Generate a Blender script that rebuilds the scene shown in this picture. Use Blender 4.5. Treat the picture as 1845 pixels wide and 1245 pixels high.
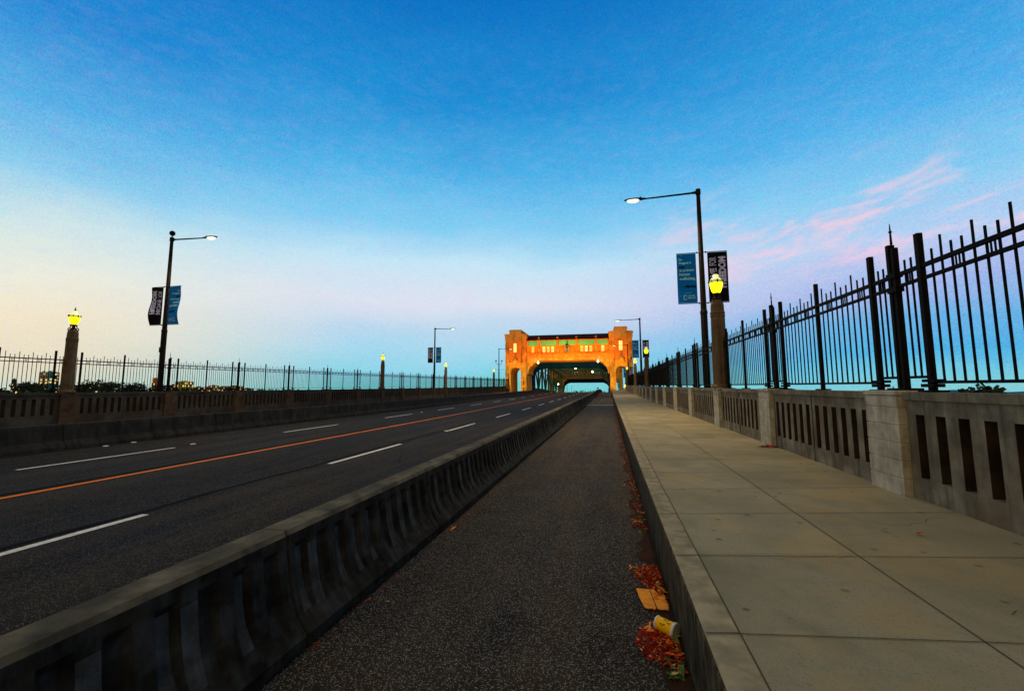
import bpy, bmesh, math, random
from mathutils import Vector, Matrix
random.seed(7)
R = math.radians
sc = bpy.context.scene
for o in list(bpy.data.objects): bpy.data.objects.remove(o)

# ------------------------------------------------------------------ camera
F_PX, YAW, HOR, ROLL, EYE = 790.0, 12.45, 706.0, 0.1, 1.57
cam = bpy.data.cameras.new('camera'); camo = bpy.data.objects.new('camera', cam)
sc.collection.objects.link(camo); sc.camera = camo
cam.sensor_width = 36.0; cam.lens = 36.0 * F_PX / 1845.0
cam.clip_start = 0.05; cam.clip_end = 30000
pitch = math.atan((HOR - 622.5) / F_PX); yw = R(YAW)
fwd = Vector((-math.sin(yw)*math.cos(pitch), math.cos(yw)*math.cos(pitch), math.sin(pitch)))
rgt = Vector((math.cos(yw), math.sin(yw), 0)); upv = rgt.cross(fwd)
rr = R(ROLL)
r2 = rgt*math.cos(rr) - upv*math.sin(rr); u2 = upv*math.cos(rr) + rgt*math.sin(rr)
m = Matrix((r2, u2, -fwd)).transposed().to_4x4(); m.translation = Vector((0, 0, EYE))
camo.matrix_world = m

# ------------------------------------------------------------------ sky, sun, exposure
sc.view_settings.view_transform = 'Standard'; sc.view_settings.look = 'None'
sc.view_settings.exposure = 0.0; sc.view_settings.gamma = 1.0
sc.view_settings.use_curve_mapping = False
SUN_EL, SUN_AZ = -3.0, -118.0     # low glow behind the camera's left shoulder
w = bpy.data.worlds.new('World'); sc.world = w; w.use_nodes = True
nt = w.node_tree; nt.nodes.clear(); N = nt.nodes.new; L = nt.links.new
def mth(op, a, b=None, clamp=False):
    n = N('ShaderNodeMath'); n.operation = op; n.use_clamp = clamp
    for i, v in enumerate((a, b)):
        if v is None: continue
        if isinstance(v, (int, float)): n.inputs[i].default_value = v
        else: L(v, n.inputs[i])
    return n.outputs[0]
def mrange(v, a, b, c=0.0, d=1.0, smooth=True):
    n = N('ShaderNodeMapRange'); n.interpolation_type = 'SMOOTHSTEP' if smooth else 'LINEAR'
    L(v, n.inputs[0])
    for i, x in enumerate((a, b, c, d)): n.inputs[i+1].default_value = x
    return n.outputs[0]
def ramp(v, stops):
    n = N('ShaderNodeValToRGB'); cr = n.color_ramp; L(v, n.inputs[0])
    cr.interpolation = 'EASE' if False else 'LINEAR'
    while len(cr.elements) < len(stops): cr.elements.new(0.5)
    for e, (p, c) in zip(cr.elements, stops): e.position = p; e.color = (*c, 1)
    return n.outputs[0]
def mixc(f, a, b, mode='MIX'):
    n = N('ShaderNodeMixRGB'); n.blend_type = mode
    for i, v in enumerate((f, a, b)):
        if isinstance(v, (int, float)): n.inputs[i].default_value = v
        elif isinstance(v, tuple): n.inputs[i].default_value = (*v, 1)
        else: L(v, n.inputs[i])
    return n.outputs[0]
tc = N('ShaderNodeTexCoord'); sx = N('ShaderNodeSeparateXYZ'); L(tc.outputs['Generated'], sx.inputs[0])
dx, dy, dz = sx.outputs
az = mth('ARCTAN2', dx, dy)
# colour mottling of the thin high cloud
nz = N('ShaderNodeTexNoise'); nz.inputs['Scale'].default_value = 34; nz.inputs['Detail'].default_value = 7; nz.inputs['Roughness'].default_value = .62
mpn = N('ShaderNodeMapping'); mpn.inputs['Scale'].default_value = (1, 1, 2.6); L(tc.outputs['Generated'], mpn.inputs[0]); L(mpn.outputs[0], nz.inputs[0])
nlow = N('ShaderNodeTexNoise'); nlow.inputs['Scale'].default_value = 4.5; nlow.inputs['Detail'].default_value = 3
mpl = N('ShaderNodeMapping'); mpl.inputs['Scale'].default_value = (1, 1, 3.2); L(tc.outputs['Generated'], mpl.inputs[0]); L(mpl.outputs[0], nlow.inputs[0])
zj = mth('ADD', dz, mth('MULTIPLY', mth('SUBTRACT', nlow.outputs[0], .5), .07))
zj = mth('ADD', zj, mth('MULTIPLY', mth('SUBTRACT', nz.outputs[0], .5), .018))
def s2l(*c): return tuple(((x/255+.055)/1.055)**2.4 if x > 10 else x/255/12.92 for x in c)
ZEN = (.84, .70, .43)    # warm tone added overhead, out of view, to warm light on the ground
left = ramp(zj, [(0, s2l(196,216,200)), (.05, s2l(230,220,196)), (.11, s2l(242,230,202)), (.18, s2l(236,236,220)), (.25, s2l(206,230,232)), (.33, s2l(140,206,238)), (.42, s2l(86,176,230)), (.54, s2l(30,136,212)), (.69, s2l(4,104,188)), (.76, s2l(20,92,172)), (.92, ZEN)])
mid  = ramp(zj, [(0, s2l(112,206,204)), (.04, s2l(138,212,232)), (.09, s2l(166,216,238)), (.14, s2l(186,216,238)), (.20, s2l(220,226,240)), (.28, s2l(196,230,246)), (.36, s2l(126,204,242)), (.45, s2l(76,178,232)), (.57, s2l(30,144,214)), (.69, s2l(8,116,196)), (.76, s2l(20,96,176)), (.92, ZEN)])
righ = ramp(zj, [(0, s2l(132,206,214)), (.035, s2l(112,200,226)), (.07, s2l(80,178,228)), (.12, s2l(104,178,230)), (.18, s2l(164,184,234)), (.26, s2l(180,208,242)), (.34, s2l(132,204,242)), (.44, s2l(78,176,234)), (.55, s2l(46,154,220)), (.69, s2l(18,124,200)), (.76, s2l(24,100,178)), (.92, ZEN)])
# unseen dawn side behind the viewer, warmth added to tint the ground light
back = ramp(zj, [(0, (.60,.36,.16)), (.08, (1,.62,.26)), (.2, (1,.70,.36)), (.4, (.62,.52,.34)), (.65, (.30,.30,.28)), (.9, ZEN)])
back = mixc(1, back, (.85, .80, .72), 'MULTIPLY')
t1 = mrange(az, R(-62), R(-30)); t2 = mrange(az, R(-14), R(32))
col = mixc(t2, mixc(t1, left, mid), righ)
# pinkish dabs in the paler band
fm = mth('MULTIPLY', mrange(nz.outputs[0], .40, .72), mth('MULTIPLY', mrange(dz, .02, .2), mrange(dz, .75, .35)))
col = mixc(mth('MULTIPLY', fm, .10), col, s2l(216,186,236))
n2 = N('ShaderNodeTexNoise'); n2.inputs['Scale'].default_value = 90; n2.inputs['Detail'].default_value = 4; L(mpn.outputs[0], n2.inputs[0])
col = mixc(.10, col, n2.outputs['Color'], 'OVERLAY')
gr = N('ShaderNodeTexNoise'); gr.inputs['Scale'].default_value = 420; gr.inputs['Detail'].default_value = 2; L(tc.outputs['Generated'], gr.inputs[0])
col = mixc(.42, col, gr.outputs['Color'], 'OVERLAY')
# sunlit pink cirrus wisps on the right
wn = N('ShaderNodeTexNoise'); wn.inputs['Scale'].default_value = 3.6; wn.inputs['Detail'].default_value = 8; wn.inputs['Roughness'].default_value = .6; wn.inputs['Distortion'].default_value = .3
cmb = N('ShaderNodeCombineXYZ')
u_ = mth('ADD', mth('MULTIPLY', az, 2.6), mth('MULTIPLY', dz, -.6)); v_ = mth('ADD', mth('MULTIPLY', dz, 8.5), mth('MULTIPLY', az, -1.0))
L(u_, cmb.inputs[0]); L(v_, cmb.inputs[1]); cmb.inputs[2].default_value = 4.3; L(cmb.outputs[0], wn.inputs[0])
band = mth('MULTIPLY', mrange(dz, .18, .27), mrange(dz, .42, .31)); band = mth('MULTIPLY', band, mrange(az, R(-2), R(20)))
wis = mth('MULTIPLY', mrange(wn.outputs[0], .44, .72), band)
col = mixc(mth('MULTIPLY', wis, .78, True), col, s2l(255,206,222))
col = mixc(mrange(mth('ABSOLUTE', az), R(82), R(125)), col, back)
# below the horizon the air over the inlet stays pale
sky = N('ShaderNodeTexSky'); sky.sky_type = 'NISHITA'; sky.sun_disc = False
sky.sun_elevation = R(SUN_EL); sky.sun_rotation = R(SUN_AZ)
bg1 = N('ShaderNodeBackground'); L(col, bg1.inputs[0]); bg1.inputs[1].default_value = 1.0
bg2 = N('ShaderNodeBackground'); L(sky.outputs[0], bg2.inputs[0]); bg2.inputs[1].default_value = .05
ad = N('ShaderNodeAddShader'); L(bg1.outputs[0], ad.inputs[0]); L(bg2.outputs[0], ad.inputs[1])
wo = N('ShaderNodeOutputWorld'); L(ad.outputs[0], wo.inputs[0])
sun = bpy.data.lights.new('sun', 'SUN'); sun.energy = .25; sun.angle = R(12); sun.color = (1, .72, .45)
so = bpy.data.objects.new('sun', sun); sc.collection.objects.link(so)
sd = Vector((math.sin(R(SUN_AZ))*math.cos(R(8)), math.cos(R(SUN_AZ))*math.cos(R(8)), math.sin(R(8))))
so.rotation_euler = sd.to_track_quat('Z', 'Y').to_euler()

# ------------------------------------------------------------------ helpers
COL = sc.collection
def prof(y):                                    # long section of the deck
    if y < 0: return .011*y
    if y <= 85: return .011*y + .00005*y*y
    z = .935 + .36125; t = min(y, 125) - 85
    z += .0195*t - (.0495/80)*t*t
    if y > 125: z -= .03*(min(y, 165) - 125)
    if y > 165: z -= .045*(y - 165)
    return z
class MB:
    def __init__(s): s.v = []; s.f = []; s.mi = []
    def add(s, vs, fs, mi=0):
        b = len(s.v); s.v += [tuple(v) for v in vs]; s.f += [tuple(b+i for i in f) for f in fs]; s.mi += [mi]*len(fs)
    def box(s, x0, x1, y0, y1, z0, z1, mi=0, follow=False, top=None):
        tx = top or (0, 0)
        vs = [(x, y, z) for z in (z0, z1) for y in (y0, y1) for x in (x0, x1)]
        if top: vs = vs[:4] + [(x + (tx[0] if x == x0 else -tx[0]), y + (tx[1] if y == y0 else -tx[1]), z) for x, y, z in vs[4:]]
        if follow: vs = [(x, y, z + prof(y)) for x, y, z in vs]
        s.add(vs, [(0,2,3,1), (4,5,7,6), (0,1,5,4), (2,6,7,3), (0,4,6,2), (1,3,7,5)], mi)
    def strip(s, sec, y0, y1, n=1, mi=0, closed=True, caps=True):   # (x, z) section swept along the deck
        k = len(sec); vs = []
        for i in range(n+1):
            y = y0 + (y1-y0)*i/n
            vs += [(x, y, z + prof(y)) for x, z in sec]
        fs = []
        for i in range(n):
            for j in range(k if closed else k-1):
                a = i*k + j; b = i*k + (j+1) % k
                fs.append((a, b, b+k, a+k))
        if closed and caps: fs += [tuple(range(k))[::-1], tuple(n*k + j for j in range(k))]
        s.add(vs, fs, mi)
    def tube(s, p0, p1, r0, r1=None, seg=8, mi=0, cap=True):
        p0 = Vector(p0); p1 = Vector(p1); r1 = r0 if r1 is None else r1
        d = (p1-p0).normalized(); a = d.orthogonal().normalized(); b = d.cross(a)
        vs = []
        for p, r in ((p0, r0), (p1, r1)):
            for i in range(seg):
                t = 2*math.pi*i/seg; vs.append(p + a*math.cos(t)*r + b*math.sin(t)*r)
        fs = [(i, (i+1) % seg, seg+(i+1) % seg, seg+i) for i in range(seg)]
        if cap: fs += [tuple(range(seg))[::-1], tuple(range(seg, 2*seg))]
        s.add(vs, fs, mi)
    def lathe(s, pr, seg=16, c=(0,0,0), mi=0, sq=1.0):
        vs = [(c[0]+r*math.cos(2*math.pi*(i+.5)/seg), c[1]+sq*r*math.sin(2*math.pi*(i+.5)/seg), c[2]+z) for r, z in pr for i in range(seg)]
        fs = [(j*seg+i, j*seg+(i+1) % seg, (j+1)*seg+(i+1) % seg, (j+1)*seg+i) for j in range(len(pr)-1) for i in range(seg)]
        fs += [tuple(range(seg))[::-1], tuple((len(pr)-1)*seg+i for i in range(seg))]
        s.add(vs, fs, mi)
    def prism(s, poly, y0, y1, mi=0):               # (x, z) polygon extruded in y
        k = len(poly); vs = [(x, y0, z) for x, z in poly] + [(x, y1, z) for x, z in poly]
        s.add(vs, [tuple(range(k)), tuple(range(k, 2*k))[::-1]] + [(i, (i+1) % k + 0, k+(i+1) % k, k+i)[::-1] for i in range(k)], mi)
    def build(s, name, mats, parent=None, smooth=False, bevel=0, fix=False):
        me = bpy.data.meshes.new(name); me.from_pydata(s.v, [], s.f)
        mats = mats if isinstance(mats, (list, tuple)) else [mats]
        for m_ in mats: me.materials.append(m_)
        me.polygons.foreach_set('material_index', s.mi)
        if smooth: me.polygons.foreach_set('use_smooth', [True]*len(me.polygons))
        if fix or bevel:
            bm = bmesh.new(); bm.from_mesh(me)
            bmesh.ops.recalc_face_normals(bm, faces=bm.faces); bm.to_mesh(me); bm.free()
        o = bpy.data.objects.new(name, me); COL.objects.link(o)
        if parent is not None: o.parent = parent
        if bevel:
            b = o.modifiers.new('bevel', 'BEVEL'); b.width = bevel; b.segments = 2; b.limit_method = 'ANGLE'; b.angle_limit = R(40)
        return o
def tag(o, label=None, cat=None, group=None, kind=None):
    for k, v in (('label', label), ('category', cat), ('group', group), ('kind', kind)):
        if v: o[k] = v
    return o
def empty(name, loc=(0,0,0), label=None, cat=None, group=None):
    o = bpy.data.objects.new(name, None); COL.objects.link(o); o.location = loc; o.empty_display_size = .2
    return tag(o, label, cat, group)
KIDS = {}
def copy_tree(o, parent=None):
    c = o.copy(); COL.objects.link(c)
    if parent is not None:
        c.parent = parent; c.matrix_parent_inverse = o.matrix_parent_inverse
    for ch in [x for x in bpy.data.objects if x.parent == o]: copy_tree(ch, c)
    return c

# ------------------------------------------------------------------ materials
def material(name, c1, c2=None, scale=3.0, rough=.85, detail=8, c3=None, c3scale=.6, c3amt=.6, speck=None, bump=0.0, bscale=60, metal=0, streak=None, spec=.06, slab=False):
    m_ = bpy.data.materials.new(name); m_.use_nodes = True; t = m_.node_tree; n = t.nodes; l = t.links
    bs = n['Principled BSDF']; bs.inputs['Roughness'].default_value = rough; bs.inputs['Metallic'].default_value = metal
    bs.inputs['Specular IOR Level'].default_value = spec
    geo = n.new('ShaderNodeNewGeometry'); pos = geo.outputs['Position']
    def noise(sc_, det=detail, ro=.6, vec=pos):
        x = n.new('ShaderNodeTexNoise'); x.inputs['Scale'].default_value = sc_; x.inputs['Detail'].default_value = det; x.inputs['Roughness'].default_value = ro
        l.new(vec, x.inputs['Vector']); return x.outputs[0]
    def rng(v, a, b, c=0., d=1.):
        x = n.new('ShaderNodeMapRange'); l.new(v, x.inputs[0])
        for i, q in enumerate((a, b, c, d)): x.inputs[i+1].default_value = q
        return x.outputs[0]
    def mx(f, a, b):
        x = n.new('ShaderNodeMixRGB')
        if isinstance(f, float): x.inputs[0].default_value = f
        else: l.new(f, x.inputs[0])
        for i, q in ((1, a), (2, b)):
            if isinstance(q, tuple): x.inputs[i].default_value = (*q, 1)
            else: l.new(q, x.inputs[i])
        return x.outputs[0]
    col = c1
    if c2: col = mx(rng(noise(scale), .35, .65), c1, c2)
    if c3: col = mx(rng(noise(c3scale, 5, .5), .45, .68, 0, c3amt), col, c3)
    if streak:
        mp = n.new('ShaderNodeMapping'); mp.inputs['Scale'].default_value = streak[1]; l.new(pos, mp.inputs[0])
        col = mx(rng(noise(streak[2], 6, .65, mp.outputs[0]), .47, .68, 0, streak[3]), col, streak[0])
    if speck:
        sc_, c_, th = speck
        vo = n.new('ShaderNodeTexVoronoi'); vo.inputs['Scale'].default_value = sc_; l.new(pos, vo.inputs[0])
        g = n.new('ShaderNodeSeparateColor'); l.new(vo.outputs['Color'], g.inputs[0])
        f = n.new('ShaderNodeMath'); f.operation = 'MULTIPLY'; l.new(rng(g.outputs[0], th, 1.), f.inputs[0]); l.new(rng(vo.outputs['Distance'], .62, .2), f.inputs[1])
        col = mx(f.outputs[0], col, c_)
    if slab:
        vo = n.new('ShaderNodeTexVoronoi'); vo.inputs['Scale'].default_value = 5.5; l.new(pos, vo.inputs[0])
        g = n.new('ShaderNodeSeparateColor'); l.new(vo.outputs['Color'], g.inputs[0]); f = n.new('ShaderNodeMath'); f.operation = 'MULTIPLY'
        l.new(rng(g.outputs[1], .60, .66, 0, .75), f.inputs[0]); l.new(rng(vo.outputs['Distance'], .16, .10), f.inputs[1]); col = mx(f.outputs[0], col, (.085,.075,.05))
        col = mx(rng(noise(.9, 7, .7), .52, .60, 0, .35), col, (.36,.26,.10))
    if slab:      # every flag was cast on its own day
        sp = n.new('ShaderNodeSeparateXYZ'); l.new(pos, sp.inputs[0]); cb = n.new('ShaderNodeCombineXYZ')
        def mm(op, a, b):
            x = n.new('ShaderNodeMath'); x.operation = op
            for i, v in enumerate((a, b)):
                if isinstance(v, float): x.inputs[i].default_value = v
                else: l.new(v, x.inputs[i])
            return x.outputs[0]
        l.new(mm('GREATER_THAN', sp.outputs[0], 1.58), cb.inputs[0])
        yy = mm('SUBTRACT', sp.outputs[1], mm('MULTIPLY', mm('SUBTRACT', sp.outputs[0], .55), .22)); l.new(mm('FLOOR', mm('DIVIDE', mm('ADD', yy, .55), .96), 0.), cb.inputs[1])
        wn_ = n.new('ShaderNodeTexWhiteNoise'); l.new(cb.outputs[0], wn_.inputs[0])
        hv = n.new('ShaderNodeHueSaturation'); l.new(rng(wn_.outputs[0], 0., 1., .90, 1.08), hv.inputs['Value']); l.new(col, hv.inputs['Color']); col = hv.outputs[0]
    if isinstance(col, tuple): bs.inputs['Base Color'].default_value = (*col, 1)
    else: l.new(col, bs.inputs['Base Color'])
    if bump:
        b = n.new('ShaderNodeBump'); b.inputs['Strength'].default_value = bump; b.inputs['Distance'].default_value = .01
        l.new(noise(bscale, 4, .7), b.inputs['Height']); l.new(b.outputs[0], bs.inputs['Normal'])
    return m_
def emissive(name, c, s):
    m_ = bpy.data.materials.new(name); m_.use_nodes = True; bs = m_.node_tree.nodes['Principled BSDF']
    bs.inputs['Base Color'].default_value = (*[min(x, .8) for x in c], 1)
    bs.inputs['Emission Color'].default_value = (*c, 1); bs.inputs['Emission Strength'].default_value = s
    return m_
M = dict(
 asphalt=material('road_asphalt', (.006,.006,.007), (.020,.016,.013), 1.1, .9, c3=(.006,.010,.020), c3scale=.45, c3amt=.75, speck=(110, (.24,.21,.15), .70), bump=.6, streak=((.036,.027,.018), (1.3, .04, 1), 1.3, .85), bscale=120),
 path=material('path_asphalt', (.016,.013,.010), (.036,.029,.020), 1.5, .92, c3=(.012,.015,.022), c3scale=.9, c3amt=.7, speck=(135, (.42,.40,.36), .56), bump=.8, streak=((.058,.040,.022), (1.6, .10, 1), 1.2, .7), bscale=140),
 rust=material('gutter_silt', (.026,.014,.008), (.060,.024,.009), 6, .95, bump=.4),
 walk=material('sidewalk_concrete', (.225,.20,.130), (.32,.28,.185), 1.3, .9, c3=(.14,.14,.088), c3scale=2.6, c3amt=.6, speck=(140, (.13,.12,.08), .70), bump=.5, slab=True, streak=((.17,.20,.12), (1, 1, 1), 9, .35), bscale=90),
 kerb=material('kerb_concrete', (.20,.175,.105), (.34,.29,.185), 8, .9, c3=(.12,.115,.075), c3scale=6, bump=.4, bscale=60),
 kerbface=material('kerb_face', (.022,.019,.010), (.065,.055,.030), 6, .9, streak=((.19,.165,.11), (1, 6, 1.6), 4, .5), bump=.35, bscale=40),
 joint=material('dark_joint', (.055,.046,.030)),  # dark colour of joints and cracks
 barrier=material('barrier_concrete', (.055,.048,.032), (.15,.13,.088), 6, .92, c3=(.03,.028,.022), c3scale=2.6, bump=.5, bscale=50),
 barside=material('barrier_side', (.007,.007,.006), (.026,.024,.019), 4, .9, streak=((.003,.003,.003), (1, 7, .8), 3.3, .5), c3=(.085,.10,.115), c3scale=9, c3amt=.22, bump=.4, bscale=50),  # pale patches paint blue sky light onto the dark side
 skylit=material('skylit_barrier_rib', (.026,.031,.034), (.062,.070,.072), 9, .9, c3=(.020,.018,.014), c3scale=7, c3amt=.7, streak=((.012,.011,.009), (1, 9, 1), 4, .5), bump=.5, bscale=50),  # blue sky light painted on random ribs and recess faces
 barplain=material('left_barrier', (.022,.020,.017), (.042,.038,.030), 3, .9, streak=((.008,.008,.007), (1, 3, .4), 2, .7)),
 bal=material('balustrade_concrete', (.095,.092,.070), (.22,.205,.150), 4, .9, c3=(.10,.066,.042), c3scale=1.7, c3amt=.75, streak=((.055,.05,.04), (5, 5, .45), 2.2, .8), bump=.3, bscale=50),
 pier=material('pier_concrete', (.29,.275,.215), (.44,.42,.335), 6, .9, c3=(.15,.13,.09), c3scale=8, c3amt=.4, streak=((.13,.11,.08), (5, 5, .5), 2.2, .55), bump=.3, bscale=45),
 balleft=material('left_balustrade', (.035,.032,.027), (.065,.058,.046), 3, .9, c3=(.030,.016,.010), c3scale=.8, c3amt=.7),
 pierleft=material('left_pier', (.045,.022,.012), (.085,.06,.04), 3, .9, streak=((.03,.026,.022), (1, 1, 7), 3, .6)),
 column=material('column_concrete', (.082,.058,.034), (.135,.10,.064), 3, .9, streak=((.045,.028,.016), (5, 5, .35), 2.2, .7), bump=.2),
 slot=material('slot_flank', (.016,.011,.008), (.042,.026,.016), 4),
 iron=material('black_painted_iron', (.0025,.0025,.003), (.006,.0055,.006), 8, .8, spec=.08),
 bronze=material('pole_paint', (.004,.003,.003), (.009,.006,.004), 5, .7, spec=.15),
 cast=material('cast_bracket', (.005,.004,.003), None, rough=.5),
 white=material('white_road_paint', (.62,.60,.52), (.80,.78,.68), 14, .7, c3=(.25,.24,.21), c3scale=30, c3amt=.5),
 yellow=material('orange_road_paint', (.95,.22,.006), (.85,.17,.005), 12, .7, c3=(.25,.07,.02), c3scale=20, c3amt=.4),
 tar=material('tar_seal', (.0035,.0035,.004), None, rough=.9),
 teal=material('banner_teal', (.001,.145,.62), (.001,.165,.68), 2, .8, spec=.05),
 black=material('banner_black', (.003,.003,.007), (.005,.005,.010), 2, .8, spec=.05),
 tealtext=material('pale_blue_print', (.30,.78,1.0)), darktext=material('navy_print', (.004,.012,.055)), lilac=material('lilac_print', (.30,.38,.85), (.55,.58,.95), 5),
 stone=material('portal_concrete', (.58,.36,.08), (.78,.50,.12), 1.6, .9, c3=(.34,.16,.03), c3scale=.7, c3amt=.7, streak=((.24,.10,.02), (1.4, 1.4, .18), 1.3, .55), bump=.2, bscale=8),
 stonedark=material('portal_recess', (.78,.27,.03), (.86,.34,.04), .9, .9, c3=(.52,.16,.02), c3scale=.6, c3amt=.45),
 roof=material('dark_roof', (.022,.003,.003), (.035,.005,.004), 1, .9, spec=.05),
 green=material('green_frieze', (.10,.75,.40), (.14,.85,.45), 2.5, .8, c3=(.22,.50,.20), c3scale=2),
 steel=material('truss_paint', (.018,.065,.040), (.035,.11,.07), 2, .9, spec=0, c3=(.11,.10,.05), c3scale=1),
 navy=material('soffit_paint', (.002,.030,.22), (.004,.042,.26), 1, .9, spec=0),
 shield=material('shield_paint', (.30,.42,.42), (.22,.30,.30), 3),
 leaf_r=material('russet_leaf', (.11,.006,.003), (.55,.028,.005), 25, .8), leaf_o=material('orange_leaf', (.80,.15,.01), (.9,.25,.02), 30, .7),
 leaf_g=material('green_leaf', (.05,.12,.02), (.10,.20,.05), 30, .7), leaf_y=material('straw_leaf', (.50,.34,.13), (.62,.48,.22), 30, .8),
 card=material('cardboard', (.85,.30,.03), (.9,.38,.05), 14, .9, c3=(.40,.13,.02), c3scale=12, c3amt=.5),
 cup=material('cup_yellow', (1,.55,.004), (.98,.55,.008), 8, .5), cupw=material('cup_rim', (.78,.76,.72), None, rough=.5), cupb=material('cup_print', (.02,.012,.02)), cupg=material('cup_base', (.62,.62,.66)),
 water=material('inlet_water', (.03,.12,.15), (.05,.16,.19), .02, .12, spec=.6),
 land=material('shore_ground', (.03,.05,.03), (.05,.06,.035), .05),
 foliage=material('foliage_dark', (.012,.032,.022), (.030,.055,.028), .6, .9), bark=material('tree_bark', (.04,.03,.02)),
 far=material('far_ridge', (.012,.10,.17), (.016,.12,.19), .01, 1),
 skin=material('skin', (.35,.18,.11)), tealcloth=material('teal_shirt', (.01,.36,.32)), darkcloth=material('dark_trousers', (.02,.02,.03)), hair=material('dark_hair', (.02,.012,.01)), redshoe=material('red_shoes', (.4,.03,.02)),
)
E_ = dict(
 lantern=emissive('lantern_glass', (1.0, .84, .006), 1.9), lanterntop=emissive('lantern_cap_glass', (.80,.86,.36), .8),
 lamp=emissive('street_light_lens', (1, .88, .52), 1.8), amber=emissive('amber_reflector', (1,.18,.01), 1.0),
 window=emissive('lit_window', (1.0,.52,.09), 1.25), windowhot=emissive('hot_lit_window', (1.0,.66,.20), 1.35), bulb=emissive('bulb', (1,.80,.42), 12), citywin=emissive('city_window', (1,.66,.22), .9))

# ------------------------------------------------------------------ the setting: water, land, deck, road
XR, XL = 2.95, -20.7           # inner faces of the balustrades
LZ = -.09                      # the left side lies a little lower
m_ = MB(); s_ = 12000
m_.add([(-s_,-s_,-28),(s_,-s_,-28),(s_,s_,-28),(-s_,s_,-28)], [(0,1,2,3)]); tag(m_.build('water', M['water']), kind='structure')
m_ = MB()       # headland left of the bridge
pts = []
for i in range(41):
    a = R(-86 + i*86/40*.94)
    for j, (d, z) in enumerate(((250, -28.5), (300, -20), (350, -6), (420, -2.5), (700, -1.5), (1300, 0), (1600, -29))):
        dd = d*(1 + .12*math.sin(i*.7+j) + .05*random.random()); pts.append((math.sin(a)*dd, math.cos(a)*dd, z + (random.random()-.5)*.8*(0 < j < 6)))
m_.add(pts, [(i*7+j, i*7+j+1, i*7+j+8, i*7+j+7) for i in range(40) for j in range(6)]); tag(m_.build('terrain', M['land'], smooth=True), kind='structure')
m_ = MB()       # long low ridge across the water
for (a0, a1, d, h, sd_) in ((-45, -2, 4200, 20, 3), (4, 70, 3600, 17, 5)):
    n = 60; vs = []
    for i in range(n+1):
        a = R(a0 + (a1-a0)*i/n); hh = h*(.55+.45*math.sin(math.pi*i/n))*(.8+.2*math.sin(i*.37+sd_)+.12*math.sin(i*1.31+sd_)+.06*random.random())
        for dd, z in ((d, -28.5), (d+60, -28+hh*1.2), (d+300, -28+hh*2.0), (d+900, -28.5)): vs.append((math.sin(a)*dd, math.cos(a)*dd, z))
    m_.add(vs, [(i*4+j, i*4+j+1, i*4+j+5, i*4+j+4) for i in range(n) for j in range(3)])
tag(m_.build('hills', M['far'], smooth=True), kind='structure')

Y0, Y1 = -4.0, 300.0
NS = 152
m_ = MB(); m_.strip([(-22.2, -1.2), (4.6, -1.2), (4.6, -.02), (-22.2, -.02)], Y0, Y1, NS); tag(m_.build('bridge_deck', M['bal']), kind='structure')
m_ = MB(); m_.strip([(-18.3, 0), (.42, 0)], Y0, Y1, NS, closed=False); tag(m_.build('road', M['asphalt']), kind='structure')
m_ = MB(); m_.strip([(-1.98, .004), (.40, .004)], Y0, Y1, NS, closed=False); tag(m_.build('bike_path', M['path']), kind='structure')
m_ = MB(); m_.strip([(.55, .449), (3.08, .449), (3.08, .0), (.55, .0)][::-1], Y0, Y1, NS); m_.strip([(-18.5, .17), (-18.5, 0), (-20.9, 0), (-20.9, .17)][::-1], Y0, Y1, NS)
tag(m_.build('sidewalk', M['walk']), kind='structure')
m_ = MB(); m_.strip([(.398, -.01), (.392, .425), (.40, .442), (.415, .45), (.549, .452), (.549, -.01)][::-1], Y0, Y1, NS*2)
m_.strip([(-18.30, -.01), (-18.30, .16), (-18.32, .172), (-18.499, .172), (-18.499, -.01)], Y0, Y1, NS)
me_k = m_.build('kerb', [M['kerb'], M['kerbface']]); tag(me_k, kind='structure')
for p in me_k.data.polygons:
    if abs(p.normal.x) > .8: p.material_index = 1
# silt along the gutter, an uneven ribbon
m_ = MB(); n = 360; vs = []
for i in range(n+1):
    y = 1.5 + (110-1.5)*(i/n)**1.6; wd = .03 + .03*abs(math.sin(y*1.9)) + .12*random.random()*math.exp(-((y-12)/30)**2) + .05*random.random()
    vs += [(.391 - wd, y, prof(y)+.0075), (.391, y, prof(y)+.013)]
m_.add(vs, [(2*i, 2*i+1, 2*i+3, 2*i+2) for i in range(n)]); tag(m_.build('gutter_dirt', M['rust']), kind='structure')
# sidewalk joints
m_ = MB()
def flat_line(mb, p, q, wdt, z, n=1):
    p = Vector((*p, 0)); q = Vector((*q, 0)); d = (q-p).normalized(); nn = Vector((-d.y, d.x, 0))*wdt/2; vs = []
    for i in range(n+1):
        c = p.lerp(q, i/n)
        for s in (1, -1): a = c + nn*s; vs.append((a.x, a.y, z + prof(a.y)))
    mb.add(vs, [(2*i, 2*i+1, 2*i+3, 2*i+2) for i in range(n)])
jy = [1.38, 2.29, 3.24, 4.22, 5.16]; js = [.12, .147, .19, .227, .25]
while jy[-1] < 110: jy.append(jy[-1] + .96*(1 if jy[-1] < 40 else 2)); js.append(.25)
for y, s in zip(jy, js):
    flat_line(m_, (.55, y), (2.98, y + s*2.42), .006 if y < 12 else .012, .454)
    flat_line(m_, (.40, y-.03), (.55, y), .008, .456)
flat_line(m_, (1.58, -3), (1.58, 60), .006, .4535, 60)
flat_line(m_, (.553, -3), (.553, 60), .005, .4565, 60)
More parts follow.
